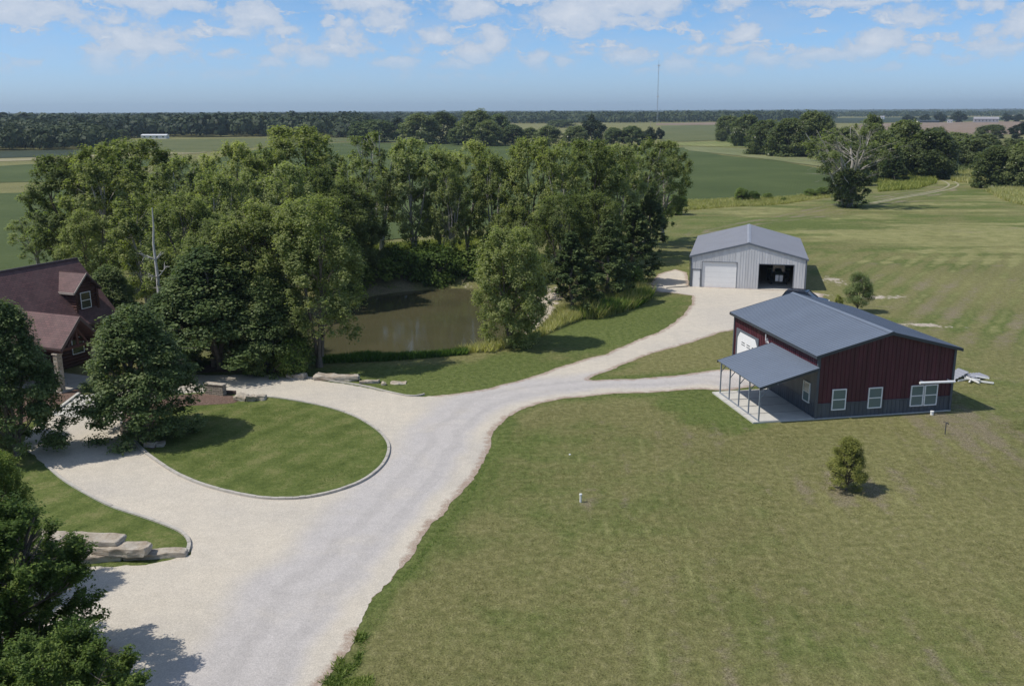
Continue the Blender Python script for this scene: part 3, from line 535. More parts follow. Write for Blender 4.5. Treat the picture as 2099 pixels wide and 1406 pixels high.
field('strip_field', [(-80, 377), (90, 373), (250, 350), (380, 326), (300, 323), (120, 334), (-80, 346)], M['bean'], 0.11)
field('pale_track', [(-80, 334), (100, 329), (240, 320), (400, 316), (440, 310), (380, 310), (240, 316), (100, 323), (-80, 328)], M['straw'], 0.14)
field('dark_field', [(-80, 327), (100, 322), (235, 314), (230, 306), (-80, 312)], M['darkcrop'], 0.15)
field('back_field', [(215, 310), (215, 292), (330, 287), (560, 283), (700, 281), (900, 284), (900, 291), (700, 291), (560, 299), (400, 314)], M['bean2'], 0.16)
field('green_field', [(1355, 290), (1355, 259), (1470, 256), (1490, 263), (1530, 276), (1500, 287), (1400, 291)], M['bean2'], 0.16)
field('lime_strip', [(1375, 294), (1500, 289), (1560, 293), (1600, 305), (1480, 302), (1375, 299)], M['limegrass'], 0.17)
field('grass_strip', [(1398, 301), (1500, 304), (1600, 314), (1700, 333), (1705, 346), (1600, 331), (1500, 319), (1410, 309)], M['palegrass'], 0.18)
field('tilled_field', [(1730, 264), (1780, 254), (2190, 247), (2190, 276), (2050, 276), (1850, 274)], M['brown'], 0.2)
field('tan_field', [(1345, 254), (1480, 251), (1640, 251), (1640, 254), (1500, 256.5), (1345, 257)], M['brown'], 0.21)
field('far_crop', [(1500, 251), (1760, 253), (2190, 245), (2190, 240.5), (1900, 241), (1650, 243), (1500, 245)], M['darkcrop'], 0.22)
field('far_stubble', [(1900, 239.5), (2190, 237.5), (2190, 236.2), (1900, 237.5)], M['straw'], 0.5)
field('far_stubble', [(600, 244.5), (720, 243.8), (720, 242.4), (600, 243)], M['straw'], 0.5)

# ------------------------------------------------------------------ vegetation
def cards_mesh(name, C, Nrm, a, b, r):
    n = len(C); t = r.randn(n, 3); u = np.cross(Nrm, t); u /= np.linalg.norm(u, axis=1)[:, None] + 1e-9; v = np.cross(Nrm, u)
    a = a[:, None]; b = b[:, None]; fold = Nrm * (b * 0.35)
    V = np.stack([C - u * a, C - v * b + fold, C + u * a, C + v * b + fold], 1).reshape(-1, 3)
    F = np.arange(4 * n).reshape(-1, 4); return np_mesh(name, V, F)
def tube_arrays(paths, sides_of):
    V = []; F = []; nb = 0
    for pts, rad in paths:
        n = sides_of(rad[0]); pts = np.asarray(pts); d = np.gradient(pts, axis=0); d /= np.linalg.norm(d, axis=1)[:, None] + 1e-9
        a = np.cross(d, [0.31, 0.2, 0.93]); a /= np.linalg.norm(a, axis=1)[:, None] + 1e-9; c = np.cross(d, a); th = np.arange(n) * 2 * np.pi / n
        ring = pts[:, None] + (a[:, None] * np.cos(th)[None, :, None] + c[:, None] * np.sin(th)[None, :, None]) * np.asarray(rad)[:, None, None]
        m = len(pts); V.append(ring.reshape(-1, 3)); i = np.arange(m * n).reshape(m, n) + nb; j = np.roll(i, -1, 1)
        F.append(np.stack([i[:-1], j[:-1], j[1:], i[1:]], -1).reshape(-1, 4)); nb += m * n
    return np.vstack(V), np.vstack(F)
def curve(p0, p1, r, wob=0.06, n=7, lift=0.0):
    p0 = np.array(p0, float); p1 = np.array(p1, float); t = np.linspace(0, 1, n)[:, None]; L_ = np.linalg.norm(p1 - p0)
    P = p0 + (p1 - p0) * t; P[:, 2] += (np.sin(t[:, 0] * np.pi) * lift * L_); w = np.cumsum(r.randn(n, 3), 0) * wob * L_ / n; w -= t * w[-1]; return P + w
VAR = {}
def gen_tree(key, seed, H, R, base, leaders, clumps, cards, ls, prof, tr, leaf, bark, crad=1.0, mode='clump', lean=0.0, secs=7, flat=0.75, aspect=0.62, fill=.38):
    r = np.random.RandomState(seed); zb = base * H
    def env(t):
        t = np.clip(t, 0, 1)
        if prof == 'oval': return R * np.sqrt(np.clip(1 - ((t - .45) / .6) ** 2, 0.02, 1))
        if prof == 'vase': return R * (0.35 + 0.65 * np.sin(np.clip(t * 1.25, 0, 1.25) * np.pi / 2)) * np.sqrt(np.clip(1 - t ** 5, 0.05, 1))
        if prof == 'cone': return R * (1 - t) ** .75 * (0.55 + .45 * np.clip(t * 7, 0, 1)) + .03
        if prof == 'egg': return R * np.sqrt(np.clip(1 - ((t - .33) / .69) ** 2, 0.02, 1))
        if prof == 'pear': return R * np.clip(1 - t, 0, 1) ** .55 * (.72 + .28 * np.clip(t * 5, 0, 1)) + .05
        return R * np.sqrt(np.clip(1 - ((t - .5) / .52) ** 2, 0.02, 1))
    paths = []; tips = []
    zf = zb * (0.55 if leaders > 1 else 1.0) + 0.02 * H
    top = np.array([lean * H * .3, 0, zf]); tk = curve((0, 0, -0.25), top, r, 0.05, 6); paths.append((tk, np.linspace(tr * 1.25, tr * .85, 6)))
    az0 = r.rand() * 6.28
    for k in range(leaders):
        az = az0 + k * 6.283 / leaders + r.randn() * .3; te = .8 + .2 * r.rand() if leaders > 1 else .97; ro = (env(te * .8) * (.35 + .35 * r.rand())) if leaders > 1 else 0.1
        e = np.array([math.cos(az) * ro + lean * H * .3, math.sin(az) * ro, zb + te * (H - zb) - .3]); L_ = curve(top, e, r, 0.09, 10, 0.02); r0 = tr * (.85 if leaders == 1 else .62)
        paths.append((L_, np.linspace(r0, .04, 10))); tips.append(L_[-1])
        for s in range(secs if leaders > 1 else secs * leaders + secs):
            f = .12 + .83 * r.rand(); i = int(f * 9); st = L_[i]; az2 = (az + r.randn() * .9) if leaders > 1 else r.rand() * 6.28
            t0 = (st[2] - zb) / (H - zb); up = {'cone': .04, 'clump': .14}.get(prof, .16) + r.rand() * .12; t1 = np.clip(t0 + up, .03, .97); ro = env(t1) * (.7 + .28 * r.rand())
            e2 = np.array([math.cos(az2) * ro, math.sin(az2) * ro, zb + t1 * (H - zb)]); B = curve(st, e2, r, .1, 6, .03); rb = max(.035, r0 * (1 - f) * .55)
            paths.append((B, np.linspace(rb, .02, 6))); tips.append(B[-1])
            for q in range(3):
                b0 = B[2 + r.randint(3)]; e3 = b0 + (e2 - b0) * .6 + r.randn(3) * np.array([1, 1, .8]) * R * .16; paths.append((curve(b0, e3, r, .1, 4), np.linspace(rb * .5 + .006, .008, 4))); tips.append(e3)
    V, F = tube_arrays(paths, lambda q: 8 if q > .15 else (5 if q > .05 else 3)); tm = np_mesh(key + '_trunk', V, F); tm.polygons.foreach_set('use_smooth', np.ones(len(tm.polygons), bool))
    tips = np.array(tips); C = []
    for i in range(clumps):
        if r.rand() > fill: c = tips[r.randint(len(tips))] + r.randn(3) * .25 * crad
        else:
            t = r.rand() ** .8; a = r.rand() * 6.283; q = env(t) * (r.rand() ** .35) * .95; c = np.array([math.cos(a) * q, math.sin(a) * q, zb + t * (H - zb)])
        t = (c[2] - zb) / (H - zb); m_ = env(t); rr = math.hypot(c[0], c[1]); 
        if rr > m_: c[:2] *= m_ / rr
        C.append(c)
    C = np.array(C); rc = crad * (.55 + .8 * r.rand(clumps)); w = rc ** 2; idx = r.choice(clumps, cards, p=w / w.sum()); D = r.randn(cards, 3); D /= np.linalg.norm(D, axis=1)[:, None]
    ctr = np.array([0, 0, zb + .4 * (H - zb)]); O = C[idx] - ctr; O /= np.linalg.norm(O, axis=1)[:, None] + 1e-9
    if mode in ('clump', 'mix'):
        rad = rc[idx] * r.rand(cards) ** .45; P = C[idx] + D * rad[:, None] * np.array([1, 1, flat]); Nn = D * .55 + O * .45 + np.array([0, 0, .8]) + r.randn(cards, 3) * .42
    if mode in ('shoot', 'mix'):         # long straight shoots pointing up and out
        P0, N0 = (P, Nn) if mode == 'mix' else (None, None)
        ns = 9; sid = r.randint(0, ns, cards); S = r.randn(clumps, ns, 3) * .55; S = S[idx, sid] + O * .7 + np.array([.25, 0, .75]); S /= np.linalg.norm(S, axis=1)[:, None]
        rad = rc[idx] * 1.25 * r.rand(cards); P = C[idx] + S * (rad - rc[idx] * .55)[:, None] + D * .06 * (1 + rc[idx])[:, None]; Nn = r.randn(cards, 3) * .5 + np.array([0, 0, .8]) + D * .4 + O * .3
        if mode == 'mix': k_ = r.rand(cards) < .55; P[k_] = P0[k_]; Nn[k_] = N0[k_]
    P[:, 2] = np.maximum(P[:, 2], .12 + zb * .15); Nn /= np.linalg.norm(Nn, axis=1)[:, None]
    a = ls * np.exp(r.randn(cards) * .25); cm = cards_mesh(key + '_crown', P, Nn, a, a * aspect, r)
    tm.materials.append(M[bark]); cm.materials.append(M[leaf]); zmax = float(np.percentile(P[:, 2], 99.8)); xr = float(np.percentile(np.hypot(P[:, 0], P[:, 1]), 98))
    VAR[key] = dict(t=tm, c=cm, H=zmax, R=xr)
def recolour(key, new, leaf):
    v = VAR[key]; c = v['c'].copy(); c.materials.clear(); c.materials.append(M[leaf]); VAR[new] = dict(v, c=c)
def put_tree(key, name, label, px, py, topy, wpx, cat='tree', group=None, h0=None, rot=None, cx=None, leafmesh=None):
    """stand a tree with its foot at the surveyed spot, scaled to its surveyed height and spread"""
    v = VAR[key]; z0 = 0.0 if h0 is None else h0; P = gp(px, py, z0)
    if h0 is None: z0 = gz(P[0], P[1]); P = gp(px, py, z0)
    d = ray(px, topy); D = math.hypot(P[0], P[1]); top = CAMH + d[2] * D / math.hypot(d[0], d[1]); Ht = max(.5, top - z0)
    depth = float(RC[2] @ (P - np.array([0, 0, CAMH]))); sx = wpx / FPX * depth / (2 * v['R']); sz = Ht / v['H']
    e = thing(name, label, cat, (float(P[0]), float(P[1]), z0), rnd.random() * 6.28 if rot is None else rot, group); e.scale = (sx, sx, sz)
    link_mesh('trunk', v['t'], None, e); link_mesh('crown', v['c'], None, e); return e
# variants, in metres
gen_tree('cwA', 1, 16, 4.6, .17, 4, 420, 36000, .125, 'oval', .3, 'leaf_cw', 'bark', .68, 'mix', fill=.45, flat=1.1)
gen_tree('cwB', 2, 16, 4.6, .17, 4, 300, 28000, .125, 'vase', .3, 'leaf_cw', 'bark_pale', .66, 'mix', fill=.3, flat=1.1)
gen_tree('cwC', 3, 16, 4.2, .20, 5, 210, 19000, .12, 'vase', .28, 'leaf_cwg', 'bark_pale', .62, 'mix', fill=.3, flat=1.1)
gen_tree('cwD', 4, 16, 4.0, .16, 3, 300, 28000, .12, 'oval', .28, 'leaf_cw', 'bark_pale', .6, 'mix', fill=.45, flat=1.1)
gen_tree('cwE', 5, 14, 3.6, .08, 3, 360, 44000, .084, 'oval', .24, 'leaf_mid', 'bark', .6, 'mix', fill=.5, flat=1.1)
gen_tree('cwF', 6, 15, 3.8, .10, 3, 360, 44000, .084, 'vase', .25, 'leaf_mid', 'bark', .6, 'mix', fill=.5, flat=1.1)
gen_tree('cwG', 25, 9, 3.0, .0, 4, 420, 52000, .08, 'oval', .18, 'leaf_mid', 'bark', .5, 'mix', fill=.65, flat=1.0)
gen_tree('sparse', 7, 16, 4.0, .3, 5, 120, 11000, .125, 'vase', .26, 'leaf_cwg', 'bark_dead', .7, 'mix', fill=.2)
gen_tree('oakA', 8, 8, 3.1, .0, 5, 420, 70000, .066, 'pear', .16, 'leaf_dk', 'bark', .5, 'mix', fill=.65)
gen_tree('oakB', 9, 9, 3.0, .0, 4, 400, 66000, .068, 'pear', .18, 'leaf_dk', 'bark', .52, 'mix', fill=.65)
gen_tree('elm', 10, 8, 3.4, .0, 6, 230, 120000, .06, 'egg', .18, 'leaf_elm', 'bark', .9, 'shoot', aspect=.45, fill=.7)
gen_tree('cedar', 11, 8, 2.0, .03, 1, 230, 30000, .09, 'cone', .15, 'leaf_ced', 'bark', .5, 'shoot', secs=14, aspect=.4)
gen_tree('hedA', 12, 10, 5.0, .0, 5, 230, 20000, .21, 'egg', .28, 'leaf_hedge', 'bark', 1.15, 'mix', fill=.7)
gen_tree('hedB', 13, 10, 4.6, .02, 4, 200, 18000, .21, 'oval', .25, 'leaf_hedge', 'bark_pale', 1.15, 'mix', fill=.6)
gen_tree('farA', 14, 16, 8.0, .04, 5, 170, 11000, .42, 'egg', .4, 'leaf_far', 'bark', 1.8, fill=.7)
gen_tree('farB', 15, 16, 8.0, .05, 4, 160, 11000, .42, 'egg', .4, 'leaf_hedge', 'bark', 1.9, fill=.7)
gen_tree('farD', 16, 12, 7.0, .03, 4, 60, 3500, .6, 'round', .4, 'woods', 'bark', 2.2)
gen_tree('sapling', 17, 3.6, 1.3, .08, 4, 90, 16000, .045, 'oval', .06, 'leaf_dk', 'bark', .42, fill=.5)
gen_tree('bush', 18, 3.2, 1.0, .01, 5, 230, 36000, .034, 'egg', .05, 'leaf_lite', 'bark', .26, 'mix', aspect=.4, fill=.7)
gen_tree('shrub', 19, 2.0, 1.6, .0, 6, 80, 9000, .07, 'egg', .04, 'leaf_elm', 'bark', .45)
gen_tree('shrubY', 20, 2.0, 1.4, .0, 6, 60, 5000, .07, 'egg', .03, 'leaf_yel', 'bark', .4)
gen_tree('lone', 21, 18, 8.6, .24, 6, 90, 8000, .16, 'vase', .5, 'leaf_cwg', 'bark_pale', 1.0, 'mix', secs=9, fill=.12)
gen_tree('weedy', 22, 1.0, .7, .0, 6, 40, 3500, .045, 'round', .015, 'weed', 'bark', .3)

recolour('cwA', 'cwA2', 'leaf_mid'); recolour('cwB', 'cwB2', 'leaf_cwg'); recolour('cwD', 'cwD2', 'leaf_mid'); recolour('cwF', 'cwF2', 'leaf_cw')
GV = 'cottonwoods of the grove round the pond'
CT, OT, CE = 'cottonwood_tree', 'oak_tree', 'cedar_tree'
# (variant, name, foot x, foot y, top y, crown width, label)
TREES = [
 ('cwC', CT, 80, 560, 436, 95, 'low wispy cottonwood at the far left end of the grove'),
 ('cwA2', CT, 160, 585, 318, 175, 'broad cottonwood closing the left end of the grove behind the house ridge'),
 ('cwB', CT, 235, 600, 300, 165, 'cottonwood rising just right of the brown house ridge'),
 ('cwA', CT, 290, 560, 286, 190, 'tall round-topped cottonwood, highest of the left end of the grove'),
 ('cwC', CT, 385, 600, 318, 150, 'thin grey cottonwood with pale bare limbs right of the dead snag'),
 ('cwD', CT, 400, 540, 322, 120, 'narrow cottonwood behind the thin grey one at the left dip of the grove top'),
 ('cwB', CT, 490, 560, 292, 140, 'cottonwood with a pointed yellow-green top left of the tallest one'),
 ('cwA', CT, 625, 530, 260, 190, 'tallest cottonwood of the grove with a wide twin-peaked crown'),
 ('cwD', CT, 555, 560, 300, 120, 'cottonwood tucked under the left shoulder of the tallest crown'),
 ('cwF', CT, 700, 600, 370, 150, 'lower yellow-green cottonwood in front of the tallest one'),
 ('sparse', CT, 785, 545, 272, 150, 'open cottonwood with bleached forked limbs showing in its top'),
 ('cwC', CT, 740, 560, 320, 110, 'grey-green cottonwood between the tallest crown and the bleached open one'),
 ('cwB2', CT, 850, 548, 286, 135, 'cottonwood with a bare straight trunk standing behind the pond'),
 ('cwD2', CT, 905, 540, 300, 105, 'slim cottonwood behind the middle of the pond'),
 ('cwC', CT, 925, 555, 345, 90, 'grey thinning cottonwood leaning over the back bank of the pond'),
 ('cwB', CT, 960, 530, 290, 125, 'cottonwood above the pale grass gap behind the pond'),
 ('cwD2', CT, 1010, 540, 310, 100, 'cottonwood just left of the bright pointed one'),
 ('cwA', CT, 1085, 545, 284, 130, 'bright pointed cottonwood over the right end of the pond'),
 ('cwB', CT, 1055, 590, 425, 95, 'half-height bright cottonwood behind the young one on the bank'),
 ('cwD', CT, 1145, 560, 292, 110, 'cottonwood right of the bright pointed one, behind the cedars'),
 ('cwA2', CT, 1210, 540, 288, 140, 'dense cottonwood above the big pondside cedars'),
 ('cwB2', CT, 1265, 530, 296, 120, 'cottonwood between the dense one and the end of the grove'),
 ('cwC', CT, 1320, 505, 284, 110, 'grey-green cottonwood one in from the right end of the grove'),
 ('cwB', CT, 1358, 495, 290, 105, 'last cottonwood at the right end of the grove by the bean field'),
 ('cwE', CT, 1150, 610, 400, 130, 'mid-height cottonwood between young bank tree and cedar'),
 ('cwF', CT, 1215, 600, 395, 130, 'mid-height cottonwood above the pointed pondside cedar'),
 ('cwG', CT, 1045, 708, 468, 150, 'young cottonwood leafy to the ground on the near pond bank'),
 ('cwE', CT, 655, 752, 405, 200, 'tall near cottonwood whose grey trunk stands against the pond'),
 ('cwF2', CT, 560, 745, 415, 195, 'large near cottonwood left of the grey-trunked one by the pond'),
 ('cwF', CT, 480, 735, 440, 180, 'near cottonwood between the round oak and the large one'),
 ('cwB2', CT, 590, 630, 335, 140, 'grey-green cottonwood between the tallest crown and the near trees'),
 ('cwD2', CT, 465, 640, 345, 130, 'dark cottonwood behind the near trees, right of the dead snag'),
 ('cwA2', CT, 655, 610, 345, 130, 'mid-green cottonwood right below the tallest crown'),
 ('cwC', CT, 520, 620, 350, 110, 'thin cottonwood with bare twigs above the large near one'),
 ('oakA', OT, 450, 756, 505, 270, 'dark round oak by the bend of the gravel drive'),
 ('oakB', OT, 560, 762, 560, 150, 'small dark oak under the near cottonwoods'),
 ('cwF', CT, 400, 705, 400, 170, 'leafy cottonwood right behind the dead snag'),
 ('oakB', OT, 235, 690, 545, 110, 'bright green small tree against the right end of the house'),
 ('cwF', CT, 690, 640, 395, 160, 'cottonwood whose low limbs hang over the left end of the pond'),
 ('cwE', CT, 745, 600, 400, 120, 'half-height grey-green cottonwood at the left back corner of the pond'),
 ('oakB', OT, 350, 760, 600, 130, 'dark small oak between the island oak and the round oak'),
 ('cwD', CT, 310, 660, 395, 150, 'dark cottonwood behind the dead snag'),
 ('cwF', CT, 200, 640, 430, 130, 'shaded cottonwood just behind the dormer'),
 ('cedar', CE, 1170, 645, 478, 110, 'pointed dark cedar on the pond side of the drive'),
 ('cedar', CE, 1245, 622, 455, 120, 'broad dark cedar nearest the barn end of the grove'),
 ('cedar', CE, 1295, 580, 420, 110, 'black-green cedar behind the weedy thicket'),
 ('cedar', CE, 1330, 520, 385, 80, 'dark cedar at the field corner of the grove'),
 ('cedar', CE, 1005, 560, 470, 70, 'small cedar at the back corner of the pond'),
]
for k, nm, px, py, ty, w, lab in TREES:
    put_tree(k, nm, lab, px, py, ty, w, group=GV if nm == CT else None)
put_tree('shrub', 'shrub', 'dark shrub standing alone past the right end of the grove', 1388, 440, 400, 46, 'shrub')
for i, (px, py, ty, w, lab) in enumerate([(700, 618, 525, 110, 'dark bush where the pond goes behind the near trees'), (770, 606, 515, 130, 'dark thicket bush at the left of the back pond bank'), (835, 600, 500, 130, 'dark bush under the bare straight trunk behind the pond'), (895, 597, 500, 125, 'dark bush at the middle of the back pond bank'), (960, 592, 505, 120, 'dark bush before the pale grass gap behind the pond'), (1020, 590, 510, 110, 'dark bush at the right of the back pond bank'), (1090, 592, 520, 90, 'dark bush behind the young bank cottonwood'), (600, 768, 690, 80, 'low leafy bush at the foot of the near cottonwoods'), (530, 768, 700, 70, 'low dark bush between the round oak and the near cottonwoods'), (270, 690, 610, 80, 'bush beside the right end of the house'), (1290, 600, 545, 70, 'bush under the black-green cedar')]):
    put_tree('shrub', 'shrub', lab, px, py, ty, w, 'shrub', 'bushes along the pond bank')
# trees by the house and in the left foreground
put_tree('oakB', OT, 'big dark oak in front of the left part of the house', 35, 935, 612, 190)
put_tree('oakA', OT, 'dark bushy oak on the gravel island beside the porch', 295, 892, 628, 235)
put_tree('elm', 'elm_tree', 'nearest elm with long leafy shoots over the bottom left gravel', 0, 1410, 1020, 430, rot=0.4)
put_tree('elm', 'elm_tree', 'elm behind the nearest one, reaching over the limestone blocks', -40, 1220, 885, 230, rot=2.2)
put_tree('elm', 'elm_tree', 'elm at the left picture edge between the two leafiest ones', -80, 1420, 1120, 330, rot=3.3)
put_tree('oakB', OT, 'tree cut by the left picture edge in front of the house', -75, 905, 640, 150)
put_tree('elm', 'elm_tree', 'elm below the picture whose shade falls on the bottom gravel', 140, 1700, 1290, 400, rot=1.0)
put_tree('sapling', 'young_oak_tree', 'small round dark tree beyond the dark shop roof', 1757, 640, 557, 58)
put_tree('bush', 'young_cedar', 'small yellow-green cedar alone on the dry lawn', 1735, 1005, 897, 80)
put_tree('shrubY', 'shrub', 'small yellow-green shrub beyond the dark shop roof', 1718, 632, 603, 20, 'shrub')
put_tree('lone', 'lone_tree', 'tall ragged tree standing alone in the meadow', 1742, 424, 246, 195, rot=0.3)
put_tree('hedB', 'hedge_tree', 'leafy suckers round the foot of the lone meadow tree', 1740, 424, 345, 85, group=None)
HG = 'trees of the hedgerow on the right'
HEDGE = [
 ('hedB', 1495, 289, 238, 62, 'pale tree at the left tip of the right hedgerow'), ('hedA', 1530, 300, 236, 70, 'dark tree second from the left tip of the right hedgerow'),
 ('hedA', 1570, 317, 248, 90, 'wide grey-green tree before the dense middle of the hedgerow'), ('hedA', 1625, 321, 244, 110, 'broad dark tree left of the lone meadow tree'),
 ('hedB', 1668, 322, 229, 80, 'yellow-topped tree just left of the lone meadow tree'), ('hedB', 1782, 345, 236, 50, 'tall narrow tree just right of the lone meadow tree'),
 ('hedA', 1720, 335, 262, 90, 'low tree behind the lone meadow tree'), ('hedA', 1800, 372, 272, 90, 'bushy tree with a grey-green round crown right of the lone tree'),
 ('hedA', 1850, 362, 248, 110, 'high dark rounded tree above the farm track bend'), ('hedA', 1900, 366, 268, 120, 'dense dark tree left of the dead white tree'),
 ('hedB', 1940, 345, 278, 90, 'grey-tinged tree behind the dead white tree'), ('hedA', 1990, 350, 285, 100, 'dark tree right of the dead white tree'),
 ('hedA', 2045, 385, 300, 110, 'tree above the tall grass near the right picture edge'), ('hedA', 2095, 388, 292, 90, 'dark tree cut by the right picture edge'),
 ('hedB', 2030, 284, 256, 62, 'grey bush-like tree at the edge of the tilled field'), ('farD', 2088, 286, 250, 40, 'small dark tree at the tilled field by the right picture edge'),
 ('hedA', 2075, 330, 285, 90, 'low tree in front of the tilled field near the right edge'), ('hedB', 1960, 322, 272, 70, 'pale low tree touching the tilled field'),
 ('hedA', 1580, 292, 246, 50, 'back tree of the hedgerow behind the wide grey-green one'), ('cedar', 1832, 376, 322, 52, 'black-green cedar at the farm track'),
 ('hedA', 1745, 380, 300, 70, 'bush filling the gap below the lone meadow tree'), ('hedB', 1478, 291, 268, 24, 'small lone bush in the green field'),
 ('hedA', 2010, 330, 275, 80, 'olive tree between dead tree and tilled field'), ('hedB', 1910, 330, 262, 70, 'rounded olive tree behind the dense dark one')]
for k, px, py, ty, w, lab in HEDGE: put_tree(k, 'hedge_tree' if k != 'cedar' else CE, lab, px, py, ty, w, group=HG)
for px, py, ty, w, lab in [(1520, 412, 385, 30, 'left bush on the near edge of the bean field'), (1545, 412, 392, 26, 'second bush on the near edge of the bean field'), (1572, 408, 396, 22, 'low bush midway along the near bean field edge'), (1606, 414, 405, 14, 'tiny dark bush in front of the bean field'), (1660, 404, 388, 30, 'bush beside the lone meadow tree'), (1690, 402, 384, 36, 'bush touching the lone meadow tree')]:
    put_tree('shrub', 'shrub', lab, px, py, ty, w, 'shrub', 'bushes on the bean field edge')
MG = 'trees of the tree line beyond the fields'
MID = [('farA', 738, 292, 250, 50, 'small tree at the left end of the middle tree line'), ('farA', 775, 292, 246, 76, 'low tree left of the two big crowns'), ('farD', 812, 288, 240, 50, 'dark tree beside the left big crown'), ('farB', 862, 296, 232, 82, 'left half of the first big crown of the middle tree line'), ('farB', 905, 294, 229, 80, 'right half of the first big crown of the middle tree line'),
       ('farB', 975, 298, 225, 92, 'highest crown of the middle tree line'), ('farA', 1020, 295, 235, 56, 'crown leaning on the highest one'), ('farB', 1000, 300, 247, 60, 'grey rounded tree before the highest crown'), ('farA', 1052, 298, 256, 50, 'low round tree right of the highest crown'), ('farB', 1085, 297, 262, 46, 'pale low tree in the middle tree line'),
       ('farB', 1125, 300, 258, 60, 'wide grey-green low tree in the middle tree line'), ('farB', 1178, 300, 258, 60, 'grey low tree left of the dark domed one'), ('farD', 1215, 296, 236, 52, 'dark domed tree taller than its neighbours'), ('farA', 1258, 298, 262, 44, 'small dark tree right of the dome'), ('farA', 1295, 298, 259, 50, 'broad low tree near the right end of the middle line'),
       ('farD', 1330, 297, 261, 36, 'last tree of the middle line beside the green field'), ('farA', 940, 298, 262, 46, 'low tree between the two big crowns'), ('farA', 1150, 262, 246, 60, 'far low tree behind the grey-green ones'), ('farB', 252, 288, 266, 30, 'small yellow tree by the long white building'), ('farD', 1352, 286, 262, 20, 'little bush at the corner of the green field')]
for k, px, py, ty, w, lab in MID: put_tree(k, 'distant_tree', lab, px, py, ty, w, group=MG)
for px, py, ty, w, lab in [(1862, 253, 236, 30, 'dark round tree left of four by the far farm'), (1895, 250, 234, 22, 'second dark round tree of the far farm'), (1926, 251, 231, 28, 'third dark round tree of the far farm'), (1965, 251, 229, 36, 'largest dark round tree of the far farm, beside the long shed'), (2062, 250, 232, 20, 'dark tree right of the far long shed'), (2085, 250, 234, 30, 'dark tree right of the shed at the picture edge')]:
    put_tree('farD', 'distant_tree', lab, px, py, ty, w, group='round trees of the far farm')

# dead trees
def dead_tree(name, label, px, py, topy, spread, seed, limbs, mat, base_r, h0=0.0, main=None):
    P = gp(px, py, h0); d = ray(px, topy); D = math.hypot(P[0], P[1]); Ht = CAMH + d[2] * D / math.hypot(d[0], d[1]) - h0
    r = np.random.RandomState(seed); e = thing(name, label, 'tree', tuple(map(float, P))); paths = []; tk = curve((0, 0, -.3), (spread * .05, 0, Ht), r, .06, 10); paths.append((tk, np.linspace(base_r, .04, 10)))
    bp = []
    for i in range(limbs):
        f = .3 + .65 * r.rand(); s = tk[int(f * 9)]; a = r.rand() * 6.28; L_ = spread * (.4 + .6 * r.rand()) * (1.15 - f)
        en = s + np.array([math.cos(a) * L_, math.sin(a) * L_, L_ * (.3 + .7 * r.rand())]); B = curve(s, en, r, .12, 7); bp.append((B, np.linspace(base_r * .4 * (1.2 - f), .02, 7)))
        for q in range(4):
            b0 = B[2 + r.randint(4)]; bp.append((curve(b0, b0 + (en - b0) * .5 + r.randn(3) * L_ * .22, r, .1, 4), np.linspace(base_r * .14, .012, 4)))
    V, F = tube_arrays(paths + bp, lambda q: 8 if q > .2 else 5); link_mesh('trunk', np_mesh('dead trunk', V, F), M[mat], e); return e
dead_tree('dead_tree', 'bare pale snag standing up between the left grove trees', 338, 742, 425, 3.0, 5, 9, 'bark_dead', .26)
dead_tree('dead_tree', 'dead white tree at the foot of the right hedgerow', 1966, 347, 300, 11, 9, 14, 'bark_dead', .35)
dead_tree('dead_tree', 'smaller dead white tree right of the other in the hedgerow', 2003, 348, 322, 9, 12, 8, 'bark_dead', .22)
def lone_limb():                       # the long dead limb on the left of the lone tree
    base = gp(1728, 424); r = np.random.RandomState(3); e = thing('dead_tree', 'long bleached bare limb leaning left out of the lone meadow tree', 'tree', tuple(map(float, base)))
    def W_(px, py): q = ray(px, py); t = (base[1] - 0) / q[1]; return np.array([q[0] * t, q[1] * t, CAMH + q[2] * t]) - base
    main = np.array([W_(*p) for p in [(1728, 424), (1722, 395), (1705, 362), (1690, 335), (1676, 308), (1662, 290), (1651, 273)]]); paths = [(main, np.linspace(.34, .06, 7))]
    br = [[(1690, 335), (1684, 318), (1679, 300)], [(1722, 395), (1712, 360), (1700, 320), (1690, 300), (1676, 268)], [(1705, 362), (1722, 345), (1745, 325), (1760, 316)], [(1722, 395), (1735, 350), (1715, 300), (1700, 285)]]
    bp = [(np.array([W_(*p) for p in b]) + r.randn(len(b), 3) * .2, np.linspace(.16, .03, len(b))) for b in br]
    V, F = tube_arrays(paths + bp, lambda q: 8 if q > .2 else 5); link_mesh('trunk', np_mesh('limb', V, F), M['bark_dead'], e)
lone_limb()

